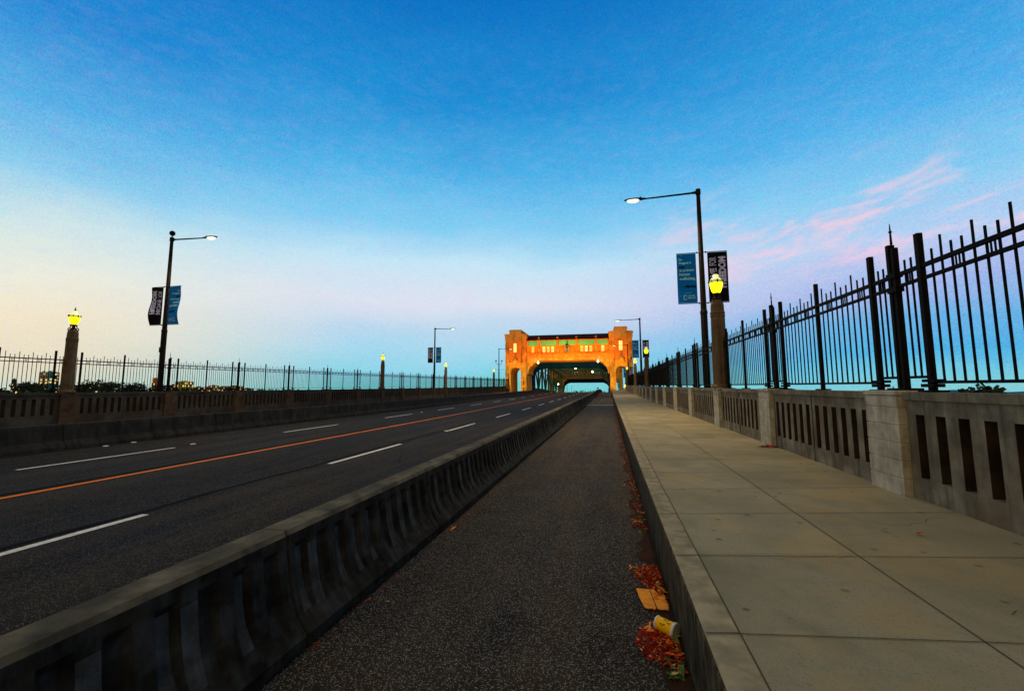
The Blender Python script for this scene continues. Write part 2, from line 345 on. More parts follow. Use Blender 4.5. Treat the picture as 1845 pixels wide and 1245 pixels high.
for (x0_, y0_, dx_, dy_, n_) in ((.95, 3.3, .10, .05, 7), (2.1, 4.3, .09, .07, 9), (1.9, 2.75, .07, -.05, 6), (.62, 6.2, .12, .10, 6), (2.2, 6.9, .10, .10, 8), (1.2, 9.4, .12, .16, 9)):
    p_ = (x0_, y0_); rc = random.Random(int(x0_*100+y0_*7))
    for q_ in range(n_):
        e_ = (p_[0]+dx_*rc.uniform(.3, 1.2), p_[1]+dy_*rc.uniform(-1.1, 1.6)); flat_line(m_, p_, e_, rc.uniform(.0015, .004), .4525); p_ = e_
tag(m_.build('sidewalk_joints', M['joint']), kind='structure')
# lane paint
m_ = MB()
for (x, st, per) in ((-5.70, 1.35, 6.9), (-11.30, -.75, 7.2)):
    for k in range(16 if x > -8 else 16):
        y = st + per*k; m_.strip([(x-.055, .006), (x+.055, .006)], y, y+3.2, 3, closed=False)
m_.strip([(-1.95, .010), (.32, .010)], 36.8, 37.15, 1, closed=False)
tag(m_.build('lane_markings', M['white']), kind='structure')
m_ = MB(); m_.strip([(-8.66, .006), (-8.54, .006)], Y0, 130, 120, closed=False); tag(m_.build('centre_line', M['yellow']), kind='structure')
m_ = MB()
def wiggle(x, y0, y1, wd, amp, z=.008, slope=0):
    n = int((y1-y0)*5)+2; vs = []
    for i in range(n+1):
        y = y0+(y1-y0)*i/n; xx = x + slope*(y-y0) + amp*(math.sin(y*1.7+x)+.6*math.sin(y*4.1+x*3)); h = wd*(.6+.5*random.random())
        vs += [(xx-h, y, prof(y)+z), (xx+h, y, prof(y)+z)]
    m_.add(vs, [(2*i, 2*i+1, 2*i+3, 2*i+2) for i in range(n)])
wiggle(-5.90, -2, 60, .042, .03); wiggle(-8.87, -2, 50, .050, .01)
wiggle(-6.6, 7, 11, .012, .05, slope=-.12); wiggle(-7.6, 9.5, 14.5, .012, .05, slope=-.2); wiggle(-4.2, 8.5, 10.5, .008, .04, slope=-.5); wiggle(-12.3, 6, 9, .014, .04, slope=.1)
wiggle(-3.8, 12, 14, .008, .04, slope=.5); wiggle(-10.2, 11, 19, .012, .05, slope=.08)
tag(m_.build('road_crack_seal', M['tar']), kind='structure')
# raised lane reflectors
for i, (x, y, l_) in enumerate(((-13.45, 9.5, 'left of the pair of small white reflectors by the far left barrier'), (-13.55, 10.3, 'right of the pair of small white reflectors by the far left barrier'), (-11.45, 10.3, 'small white reflector just past the first left lane dash'), (-5.72, 15.0, 'small white reflector in front of the second right lane dash'), (-11.4, 25.6, 'small white reflector beside the third left lane dash'))):
    m_ = MB(); m_.lathe([(.07, 0), (.065, .014), (.045, .022), (0.01, .024)], 12, (0,0,0)); o = m_.build('lane_reflector', M['white'], smooth=True)
    o.location = (x, y, prof(y)+.004); tag(o, l_, 'road reflector', 'raised lane reflectors')

# ------------------------------------------------------------------ concrete barriers
def barrier_mesh(ln, fluted, seed=1):
    """one precast unit, origin at centre of its near end; path side is +x"""
    side = [(.26, .03), (.27, .10), (.20, .19), (.155, .30), (.130, .42), (.112, .56), (.105, .60), (.10, .66), (.085, .69)]
    m_ = MB(); pro = [(x, z) for x, z in side]; leftp = [(-x, z) for x, z in side][::-1]
    ys = [0.0, .012]; fl = [0, 0]
    ribs = []
    if fluted:
        y = .05
        while y < ln-.08:
            ribs.append((y, y+.118)); y += .205
        for a, b in ribs: ys += [a, a+.006, b-.030, b]; fl += [0, 1, 1, 0]
    ys += [ln-.02, ln-.006]; fl += [0, 0]
    k = len(pro) + len(leftp); vs = []
    for y, f in zip(ys, fl):
        inset = .012 if (y < .006 or y > ln-.008) else 0
        for i, (x, z) in enumerate(pro):
            d = 0
            if f: d = (0, 0, .014, .032, .036, .032, 0, 0, 0)[i]
            vs.append((x - inset - d*(-1), y, z) if False else (x - inset + (-d if f else 0), y, z))
        for x, z in leftp: vs.append((x + inset, y, z))
    n = len(ys)-1; fs = []; mi = []; rb = [random.Random(seed*50+q).random() for q in range(n+1)]
    for i in range(n):
        for j in range(k):
            a = i*k+j; b = i*k+(j+1) % k; fs.append((a, b, b+k, a+k)); 
            top = j >= len(pro)-1 and j < len(pro)
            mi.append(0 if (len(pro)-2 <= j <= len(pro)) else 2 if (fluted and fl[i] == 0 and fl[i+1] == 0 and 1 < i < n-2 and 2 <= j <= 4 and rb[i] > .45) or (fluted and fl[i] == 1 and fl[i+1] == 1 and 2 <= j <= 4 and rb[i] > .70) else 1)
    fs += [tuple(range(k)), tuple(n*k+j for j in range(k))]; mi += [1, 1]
    m_.v = vs; m_.f = fs; m_.mi = mi
    # feet, leaving drain gaps under the unit
    for a, b in ((.06, .55), (.85, ln-.85), (ln-.55, ln-.06)): m_.box(-.235, .235, a, b, -.05, .035, 1)
    me = m_.build('concrete_barrier', [M['barrier'], M['barside'], M['skylit']], fix=True)
    return me
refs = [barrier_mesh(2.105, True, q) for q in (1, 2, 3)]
BARY = [2.47 + 2.105*k for k in range(-3, 62)]
names = {1: 'fluted concrete barrier unit at the bottom left edge, nearest the camera', 2: 'fluted concrete barrier unit just past the first open joint beside the bike path', 3: 'third fluted concrete barrier unit, with brown leaf at its foot', }
for k, y in enumerate(BARY):
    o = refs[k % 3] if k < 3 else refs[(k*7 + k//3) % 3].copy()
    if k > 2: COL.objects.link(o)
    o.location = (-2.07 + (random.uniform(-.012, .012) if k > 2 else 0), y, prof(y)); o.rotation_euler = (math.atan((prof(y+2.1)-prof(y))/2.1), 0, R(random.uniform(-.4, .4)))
    lab = {0: 'fluted concrete barrier unit beside the camera, cut by the left edge', 1: 'fluted concrete barrier unit beside the camera, cut by the left edge', 2: 'dark fluted concrete barrier filling the bottom left corner', 3: 'second fluted concrete barrier unit, starting at the first open joint in the top',
           4: 'third fluted concrete barrier unit along the bike path', 5: 'fourth fluted concrete barrier unit along the bike path, with pale leaves at its foot'}.get(k, 'one of the fluted barrier units in the long far row narrowing towards the portal')
    tag(o, lab, 'concrete barrier', 'fluted concrete barriers between road and bike path')
# plain barriers on the left
m_ = MB(); BL = 2.28
sec = [(.30, -.02), (.30, .09), (.17, .24), (.11, .60), (.085, .65), (-.085, .65), (-.11, .60), (-.30, .05), (-.30, -.02)]
k = len(sec); vs = []
for y, ins in ((.008, .012), (.02, 0), (BL-.02, 0), (BL-.008, .012)): vs += [(x - math.copysign(ins, x), y, z) for x, z in sec]
m_.add(vs, [(i*k+j, i*k+(j+1) % k, (i+1)*k+(j+1) % k, (i+1)*k+j) for i in range(3) for j in range(k)] + [tuple(range(k)), tuple(3*k+j for j in range(k))])
refl = m_.build('concrete_barrier', M['barplain'], fix=True)
for k in range(42):
    y = 8.80 + BL*(k-3)
    o = refl if k == 0 else refl.copy()
    if k: COL.objects.link(o)
    o.location = (-14.05, y, prof(y)); o.rotation_euler = (math.atan((prof(y+BL)-prof(y))/BL), 0, 0)
    lab = {0: 'smooth dark barrier unit at the left picture edge', 1: 'smooth dark barrier unit at the left picture edge', 2: 'smooth dark barrier unit below the left lantern column', 3: 'smooth dark barrier unit between the two visible joints under the left street lamp', 4: 'smooth dark barrier unit right of the left street lamp'}.get(k, 'one of the smooth dark barrier units in the long far row on the left')
    tag(o, lab, 'concrete barrier', 'smooth concrete barriers along the left side')

# ------------------------------------------------------------------ balustrades and fences
PR = [-2.4, 1.55, 5.62, 9.38, 13.30]
while PR[-1] < 89: PR.append(PR[-1] + 4.07)
PL = [13.15 + 4.1*k for k in range(-4, 20)]
def balustrade(side, X, piers, mw, mp, zo, label):
    """side +1: faces -x (right hand), -1: faces +x"""
    root = empty('balustrade', (X, 0, 0), label, 'balustrade')
    def bx(mb, a, b, y0, y1, z0, z1, **kw):
        xa, xb = (a, b) if side > 0 else (-b, -a)
        mb.box(xa, xb, y0, y1, z0+zo, z1+zo, follow=True, **kw)
    PW = .29; BZ = .40 if side > 0 else .14
    for i, yc in enumerate(piers):
        m_ = MB(); z = .40; crs = [BZ, .62, .80, .98, 1.16, 1.34, 1.465]
        for a, b in zip(crs[:-1], crs[1:]):
            bx(m_, -.05, .40, yc-PW, yc+PW, a+.004, b-.004)
        bx(m_, -.042, .392, yc-PW+.008, yc+PW-.008, BZ, 1.46)
        bx(m_, -.06, .41, yc-PW-.008, yc+PW+.008, 1.466, 1.515)
        m_.build('pier', mp, root, bevel=.006 if yc < 15 else 0)
        if i == len(piers)-1: break
        a, b = yc+PW+.002, piers[i+1]-PW-.002; m_ = MB()
        bx(m_, .03, .30, a, b, BZ, .66); bx(m_, .03, .30, a, b, 1.28, 1.42)
        bx(m_, .0, .33, a, b, 1.422, 1.50)
        mid = (a+b)/2
        for (p, q) in ((a+.06, mid-.035), (mid+.035, b-.06)):
            st = (q-p)/6; sw = .125
            prev = a if p < mid-.1 and p == a+.06 else mid+.003
            for j in range(6):
                s0 = p + st*j + (st-sw)/2; bx(m_, .03, .30, prev, s0, .66, 1.28); prev = s0+sw
            bx(m_, .03, .30, prev, (mid-.003) if p == a+.06 else b, .66, 1.28)
        bx(m_, .024, .03, mid-.006, mid+.006, .42, 1.42, mi=1)
        o = m_.build('baluster_panel', [mw, M['joint']], root)
        for pg in o.data.polygons:                       # darker flanks inside the openings
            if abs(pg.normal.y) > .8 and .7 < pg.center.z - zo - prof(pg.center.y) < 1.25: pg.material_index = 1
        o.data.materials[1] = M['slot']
    return root
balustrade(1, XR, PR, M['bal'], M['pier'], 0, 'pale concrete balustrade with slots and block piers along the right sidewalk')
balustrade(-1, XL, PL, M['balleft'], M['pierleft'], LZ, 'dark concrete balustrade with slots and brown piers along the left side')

def fence(side, X, piers, zo, lamps, label):
    root = empty('iron_fence', (X, 0, 0), label, 'fence')
    B = 1.50+zo; TOP = 3.13+zo
    for i, yc in enumerate(piers):
        haslamp = any(abs(yc-l) < .5 for l in lamps)
        m_ = MB()
        m_.box(-.028, .028, yc-.058, yc-.010, B+.02, TOP-.03, follow=True); m_.box(-.034, .034, yc+.010, yc+.058, B+.02, TOP+.02, follow=True)
        m_.box(-.018, .018, yc-.012, yc+.012, B+.02, TOP-.08, follow=True); m_.box(-.09, .09, yc-.15, yc+.15, B+.016, B+.04, follow=True)
        m_.box(-.04, .04, yc-.08, yc+.08, 2.60+zo, 2.66+zo, follow=True); m_.box(-.04, .04, yc-.08, yc+.08, 2.76+zo, 2.82+zo, follow=True)
        z = TOP+.02+prof(yc); m_.tube((0, yc, z), (0, yc, z+.14), .013, .009, 6); m_.tube((0, yc, z+.14), (0, yc, z+.155), .017, .017, 6); m_.tube((0, yc, z+.155), (0, yc, z+.24), .009, .004, 6)
        m_.build('heavy_post', M['iron'], root)
        ends = [(-.43, -1), (.43, 1)]
        for d, s in ends:
            y = yc+d; m_ = MB(); m_.box(-.026, .026, y-.028, y+.028, B+.02, TOP, follow=True); m_.box(-.075, .075, y-.10, y+.10, B+.003, B+.022, follow=True)
            m_.box(-.05, .05, y-.09, y+.09, B+.05, B+.085, follow=True); m_.box(-.05, .05, y-.11, y+.07, B+.10, B+.13, follow=True)
            m_.build('side_post', M['iron'], root)
        m_ = MB()
        def rails(a, b, zb, first=0, n=None):
            m_.box(-.018, .018, a, b, 2.765+zo, 2.805+zo, follow=True); m_.box(-.018, .018, a, b, 2.64+zo, 2.672+zo, follow=True); m_.box(-.015, .015, a, b, zb+zo-.014, zb+zo+.014, follow=True)
            n = n or max(1, round((b-a)/.131)-1)
            for j in range(1, n+1):
                y = a + (b-a)*j/(n+1); tall = (j+first) % 3 == 0
                m_.box(-.007, .007, y-.008, y+.008, zb+zo, (3.02 if tall else 2.92)+zo, follow=True)
                if (j+first) % 3 == 1 and j < n:
                    for q in (.36, .68): yy = y + (b-a)/(n+1)*q; m_.box(-.005, .005, yy-.006, yy+.006, 2.67+zo, 2.77+zo, follow=True)
        rails(yc-.39, yc-.09, 1.655, 0, 2); rails(yc+.09, yc+.39, 1.655, 0, 2)
        if i < len(piers)-1:
            yn = piers[i+1]; mid = (yc+yn)/2
            rails(yc+.47, mid-.035, 1.60, 0); rails(mid+.035, yn-.47, 1.60, 2)
            m2 = MB(); m2.box(-.023, .023, mid-.025, mid+.025, B+.02, TOP+.0, follow=True); m2.box(-.07, .07, mid-.09, mid+.09, B+.003, B+.022, follow=True); m2.build('middle_post', M['iron'], root)
        m_.build('picket_panel', M['iron'], root)
    return root
LR = [13.30, 13.30+24.4, 13.3+40.7, 13.3+65.1]; LR = [min(PR, key=lambda p: abs(p-l)) for l in LR]
LL = [PL[4], PL[10], PL[14], PL[20]]
fence(1, XR+.20, PR, 0, LR, 'tall black iron picket fence on top of the right balustrade')
fence(-1, XL-.20, PL, LZ, LL, 'tall black iron picket fence on top of the left balustrade')

# ------------------------------------------------------------------ lantern columns
def lantern():
    root = empty('lantern_column', (0,0,0))
    m_ = MB()
    m_.lathe([(.26, 0), (.26, .05), (.215, .08), (.20, .12), (.185, 2.0), (.195, 2.02), (.195, 2.06), (.182, 2.07), (.195, 2.10), (.195, 2.14), (.178, 2.16), (.172, 2.36), (.145, 2.46), (.10, 2.50)], 12)
    m_.build('shaft', M['column'], root)
    m_ = MB(); m_.lathe([(.12, 2.49), (.11, 2.53), (.055, 2.56), (.05, 2.62), (.09, 2.66), (.10, 2.69)], 12)
    for k in range(4):
        a = math.pi/4 + k*math.pi/2; c, s = math.cos(a), math.sin(a)
        p = [(.15, 2.44), (.155, 2.52), (.10, 2.57), (.08, 2.63), (.11, 2.68)]
        for (r0, z0), (r1, z1) in zip(p[:-1], p[1:]): m_.tube((c*r0, s*r0, z0), (c*r1, s*r1, z1), .017, seg=6)
    m_.build('bracket', M['cast'], root)
    g = MB(); g.lathe([(.085, 2.69), (.12, 2.74), (.155, 2.84), (.178, 2.95), (.182, 3.0)], 18); gl = g.build('globe', E_['lantern'], root, smooth=True)
    g = MB(); g.lathe([(.180, 3.03), (.172, 3.06), (.12, 3.12), (.085, 3.145), (.075, 3.17), (.09, 3.20), (.06, 3.235), (.02, 3.25)], 16); g.build('cap', E_['lanterntop'], root, smooth=True)
    g = MB()
    for z in (3.0, 3.045): g.lathe([(.180, z-.008), (.192, z-.008), (.192, z+.008), (.180, z+.008)], 18)
    for k in range(8):
        a = k*math.pi/4; g.tube((.19*math.cos(a), .19*math.sin(a), 2.985), (.19*math.cos(a), .19*math.sin(a), 3.07), .011 if k % 2 else .02, seg=6)
        if k % 2 == 0: g.tube((.09*math.cos(a), .09*math.sin(a), 2.69), (.17*math.cos(a), .17*math.sin(a), 2.88), .006, seg=5); g.tube((.17*math.cos(a), .17*math.sin(a), 2.88), (.186*math.cos(a), .186*math.sin(a), 3.0), .006, seg=5)
    g.build('band', M['cast'], root)
    g = MB(); g.lathe([(.03, 3.24), (.02, 3.26), (.045, 3.28), (.03, 3.30), (.012, 3.32), (.02, 3.34), (.004, 3.40)], 8); g.build('finial', M['cast'], root)
    return root
proto = lantern(); first = True
ll = ['yellow lantern on the tall concrete column nearest on the right, in front of the black banner', 'yellow lantern column second along the right sidewalk', 'yellow lantern column third along the right sidewalk', 'yellow lantern column farthest on the right, in front of the portal tower',
      'yellow lantern on the broad concrete column at the far left of the picture', 'yellow lantern column second along the left side, well left of the middle street lamp', 'yellow lantern column third along the left side, right of the middle street lamp', 'yellow lantern column farthest on the left, just left of the portal']
for i, (x, y, zo) in enumerate([(XR+.13, y, 0) for y in LR] + [(XL-.13, y, LZ) for y in LL if y < 94] + ([(XL-.13, 79.0, LZ)] if len([y for y in LL if y < 94]) < 4 else [])):
    o = proto if first else copy_tree(proto); first = False
    o.location = (x-.02*(x > 0), y, 1.515+zo+prof(y)); tag(o, ll[i], 'lantern', 'lantern columns on the balustrade piers')

# ------------------------------------------------------------------ banners
def text_geo(s, size, bold=0.0, xs=1.0):
    c = bpy.data.curves.new('t', 'FONT'); c.body = s; c.size = size; c.offset = bold; c.resolution_u = 3
    o = bpy.data.objects.new('t', c); COL.objects.link(o)
    dg = bpy.context.evaluated_depsgraph_get(); me = o.evaluated_get(dg).to_mesh()
    vs = [(v.co.x*xs, v.co.y) for v in me.vertices]; fs = [tuple(p.vertices) for p in me.polygons]
    o.evaluated_get(dg).to_mesh_clear(); bpy.data.objects.remove(o); bpy.data.curves.remove(c)
    x0 = min(v[0] for v in vs); y0 = min(v[1] for v in vs); vs = [(a-x0, b-y0) for a, b in vs]
    return vs, fs, max(v[0] for v in vs), max(v[1] for v in vs)
BW, BH = .68, 1.87
def bulge(u, v, amt): return amt*(math.sin(math.pi*v/BH)*.6 + .5*math.sin(2.2*math.pi*v/BH))*(u/BW)**1.2
def put(mb, geo, u0, v0, W=None, H=None, rot=False, amt=0):
    vs, fs, w_, h_ = geo; sw = (W/w_) if W else 1; sh = (H/h_) if H else (sw if W else 1)
    out = []
    for a, b in vs:
        a *= sw; b *= sh
        u, v = (u0 - b, v0 + a) if rot else (u0 + a, v0 + b)
        out.append((u, -.006 + bulge(abs(u), v, amt), v))
    mb.add(out, fs)
G = {s: text_geo(s, .2, .006) for s in ('On', 'August 6', 'to prevent', 'human', 'trafficking.', 'CAPTURE', 'FREEDOM')}
G.update({s: text_geo(s, .2, .014) for s in ('run', '- ally.org')})
G['MOVE'] = text_geo('MOVE', .2, .010); G['FOR'] = text_geo('FOR', .2, .003); G['FREE'] = text_geo('FREEDOM', .2, .012)
def cloth(mirror_u, amt, mat, name):
    m_ = MB(); nu, nv = 6, 16; vs = []
    for t in (0, .006):
        for j in range(nv+1):
            for i in range(nu+1):
                u = BW*i/nu; v = BH*j/nv; vs.append((u*mirror_u, bulge(u, v, amt) + t, v))
    K = (nu+1)*(nv+1); fs = []
    for j in range(nv):
        for i in range(nu):
            a = j*(nu+1)+i; fs += [(a, a+1, a+nu+2, a+nu+1), (K+a, K+a+nu+1, K+a+nu+2, K+a+1)]
    for j in range(nv): a = j*(nu+1); b = a+nu; fs += [(a, a+nu+1, K+a+nu+1, K+a), (b, K+b, K+b+nu+1, b+nu+1)]
    for i in range(nu): fs += [(i, K+i, K+i+1, i+1)]; a = nv*(nu+1)+i; fs += [(a, a+1, K+a+1, K+a)]
    m_.add(vs, fs); return m_.build(name, mat)
def rods(root, s):
    for v in (-.02, BH+.02):
        m_ = MB(); m_.tube((-.17*s, 0, v), (BW*s, 0, v), .014, seg=8); m_.tube((-.17*s, 0, v), (-.17*s, 0, v-.04), .03, seg=8); m_.tube((-.05*s, 0, v-.03), (-.05*s, 0, v+.03), .022, seg=8)
        m_.build('banner_rod', M['iron'], root)
def teal_banner(amt):        # hangs on the road side: local u runs 0..-BW (towards -x)
    root = empty('street_banner'); c = cloth(-1, amt, M['teal'], 'cloth'); c.parent = root
    lines = [('On', -.61, 1.62, .13), ('August 6', -.61, 1.455, .44), ('to prevent', -.60, 1.175, .52), ('human', -.60, 1.04, .36), ('trafficking.', -.60, .845, .56)]
    m_ = MB()
    for s, u, v, W in lines: put(m_, G[s], u, v, W, amt=amt)
    put(m_, G['CAPTURE'], -.34, .245, .25, .045, amt=amt); put(m_, G['FREEDOM'], -.34, .165, .27, .045, amt=amt)
    def bar(u0, u1, v0, v1):
        n = 2; vs = [(u, -.006 + bulge(abs(u), v, amt), v) for v in (v0, v1) for u in (u0, u1)]; m_.add(vs, [(0,1,3,2)])
    bar(-.48, -.46, .13, .30); bar(-.48, -.39, .29, .305); bar(-.48, -.39, .125, .14); bar(-.40, -.385, .24, .305); bar(-.40, -.385, .125, .18)
    bar(-.44, -.20, .375, .382)
    m_.build('pale_lettering', M['tealtext'], root)
    m_ = MB(); put(m_, G['run'], -.60, 1.325, .19, .075, amt=amt); put(m_, G['- ally.org'], -.48, .56, .44, amt=amt); m_.build('dark_lettering', M['darktext'], root)
    rods(root, -1); return root
def black_banner(amt):
    root = empty('street_banner'); c = cloth(1, amt, M['black'], 'cloth'); c.parent = root
    m_ = MB()
    put(m_, G['MOVE'], .30, .50, .76, .235, True, amt); put(m_, G['FOR'], .295, 1.36, .32, .24, True, amt); put(m_, G['FREE'], .62, .52, 1.17, .255, True, amt)
    m_.build('lettering', M['lilac'], root)
    rods(root, 1); return root

# ------------------------------------------------------------------ street lamps
def street_lamp():
    root = empty('street_lamp')
    m_ = MB(); m_.tube((0,0,-1.4), (0,0,4.2), .125, .118, 14); m_.lathe([(.128, 4.2), (.128, 4.28), (.105, 4.36)], 14); m_.tube((0,0,4.3), (0,0,8.9), .105, .070, 14); m_.lathe([(.085, 8.86), (.085, 8.98), (.02, 9.0)], 12)
    m_.box(-.02, .06, -.15, -.11, 3.2, 3.45)
    m_.build('pole', M['bronze'], root, smooth=False)
    m_ = MB(); m_.tube((0, 0, 8.86), (-1.92, 0, 8.80), .042, .030, 8); m_.tube((0, 0, 8.78), (0, 0, 8.94), .095, .095, 10); m_.tube((-.10,0,8.86), (-.22,0,8.857), .062, .045, 8); m_.build('arm', M['bronze'], root)
    m_ = MB(); vs = []      # flat cobra-head housing
    secs = [(-1.88, .035, .035), (-2.0, .07, .05), (-2.15, .11, .065), (-2.40, .14, .06), (-2.62, .10, .045), (-2.72, .03, .02)]
    for x, hw, hh in secs:
        for k in range(10):
            a = 2*math.pi*k/10; vs.append((x, hw*math.cos(a), 8.80 + hh*math.sin(a)*(1 if math.sin(a) > 0 else .5)))
    m_.add(vs, [(i*10+j, i*10+(j+1) % 10, (i+1)*10+(j+1) % 10, (i+1)*10+j) for i in range(5) for j in range(10)] + [tuple(range(10)), tuple(50+j for j in range(10))])
    m_.tube((-2.1, 0, 8.85), (-2.1, 0, 8.90), .025, seg=8)
    hd = m_.build('lamp_head', M['bronze'], root, smooth=True)
    m_ = MB(); vs = []
    for i in range(5):
        for k in range(14):
            a = 2*math.pi*k/14; rr_ = math.cos(i/4*math.pi/2*.97); vs.append((-2.38+.24*rr_*math.cos(a), .125*rr_*math.sin(a), 8.775-.09*math.sin(i/4*math.pi/2)))
    m_.add(vs, [(i*14+j, i*14+(j+1) % 14, (i+1)*14+(j+1) % 14, (i+1)*14+j) for i in range(4) for j in range(14)] + [tuple(56+j for j in range(14))])
    m_.build('lens', E_['lamp'], hd, smooth=True)
    return root
SL = street_lamp()
def streetlight(x, y, zo, mirror, label, first=False, light=1700):
    o = SL if first else copy_tree(SL)
    o.location = (x, y, prof(y)+zo); o.scale = (-1 if mirror else 1, 1, 1)
    tag(o, label, 'street lamp', 'tall street lamps outside the balustrades')
    if light:
        l = bpy.data.lights.new('street_light', 'SPOT'); l.energy = light; l.color = (1, .70, .34); l.spot_size = R(150); l.spot_blend = .7; l.shadow_soft_size = .12
        lo = bpy.data.objects.new('street_light', l); COL.objects.link(lo); lo.location = (x + (2.38 if mirror else -2.38), y, prof(y)+zo+8.60)
    return o
PXR, PXL = 3.46, -21.2
streetlight(PXR, 17.05, 0, False, 'tall dark street lamp on the right beside the nearest lantern column, light on', True, 2300)
s1 = streetlight(PXL, 17.1, .10, True, 'tall dark street lamp on the left with a small ball on top, light on', light=1200)
streetlight(PXR, 49.8, 0, False, 'second tall street lamp on the right, before the portal tower')
streetlight(PXL, 51.2, -.1, True, 'tall street lamp in the middle distance left of the portal, with banners')
s3r = streetlight(PXR, 83.0, 0, False, 'third street lamp on the right, with curled bracket in front of the tower', light=900)
s3l = streetlight(PXL, 84.0, -.1, True, 'third street lamp on the left, with curled bracket just left of the tower', light=900)
streetlight(PXL, 227, 0, True, 'nearer of the two tiny street lamps seen through both portals', light=0)
streetlight(PXL, 255, 0, True, 'farther of the two tiny street lamps seen through both portals', light=0)
m_ = MB(); m_.lathe([(.02, 9.0), (.03, 9.06), (.10, 9.10), (.13, 9.18), (.11, 9.27), (.03, 9.32)], 12); m_.build('ball_finial', M['iron'], s1, smooth=True)
for s in (s3r, s3l):      # curled double bracket and thin crossbar
    m_ = MB()
    for d in (-1, 1):
        p = [(.0, 5.9), (.25, 5.75), (.5, 5.85), (.62, 6.1), (.60, 6.3)]
        for a, b in zip(p[:-1], p[1:]): m_.tube((d*a[0], 0, a[1]), (d*b[0], 0, b[1]), .03, seg=6)
        m_.lathe([(.03, 0), (.13, .08), (.15, .2), (.10, .32), (.02, .36)], 10, (d*.60, 0, 6.3))
    m_.build('curled_bracket', M['iron'], s)
    m_ = MB(); m_.tube((-1.0, 0, 4.75), (1.0, 0, 4.75), .02, seg=6); m_.build('crossbar', M['iron'], s)
def banners(x, y, zo, mirror, protos, labs, h=4.62):
    for p, off, lab in zip(protos, (-.20, .20), labs):
        if p.get('label'): o = copy_tree(p)
        else: o = p
        sg = -1 if mirror else 1
        o.location = (x + off*sg, y, prof(y)+zo+h); o.scale = (sg, 1, 1)
        tag(o, lab, 'banner', 'banners hung in pairs on the street lamps')
flat = (teal_banner(.02), black_banner(.02)); bent = (teal_banner(-.12), black_banner(-.14))
banners(PXR, 17.0, 0, False, flat, ('large teal banner reading On August 6 run to prevent human trafficking', 'large black banner reading MOVE FOR FREEDOM behind the yellow lantern'))
banners(PXL, 17.05, .05, True, bent, ('wind-bent teal banner seen from behind on the left street lamp', 'wind-bent black banner with mirrored lettering on the left street lamp'))
banners(PXR, 49.75, 0, False, flat, ('teal banner on the second right street lamp', 'black banner on the second right street lamp, above a lantern'))
banners(PXL, 51.15, -.1, True, flat, ('small teal banner on the middle-distance lamp left of the portal', 'small black banner on the middle-distance lamp left of the portal'))
banners(PXR, 82.95, 0, False, flat, ('smallest teal banner in front of the right tower', 'smallest black banner in front of the right tower'), h=2.9)

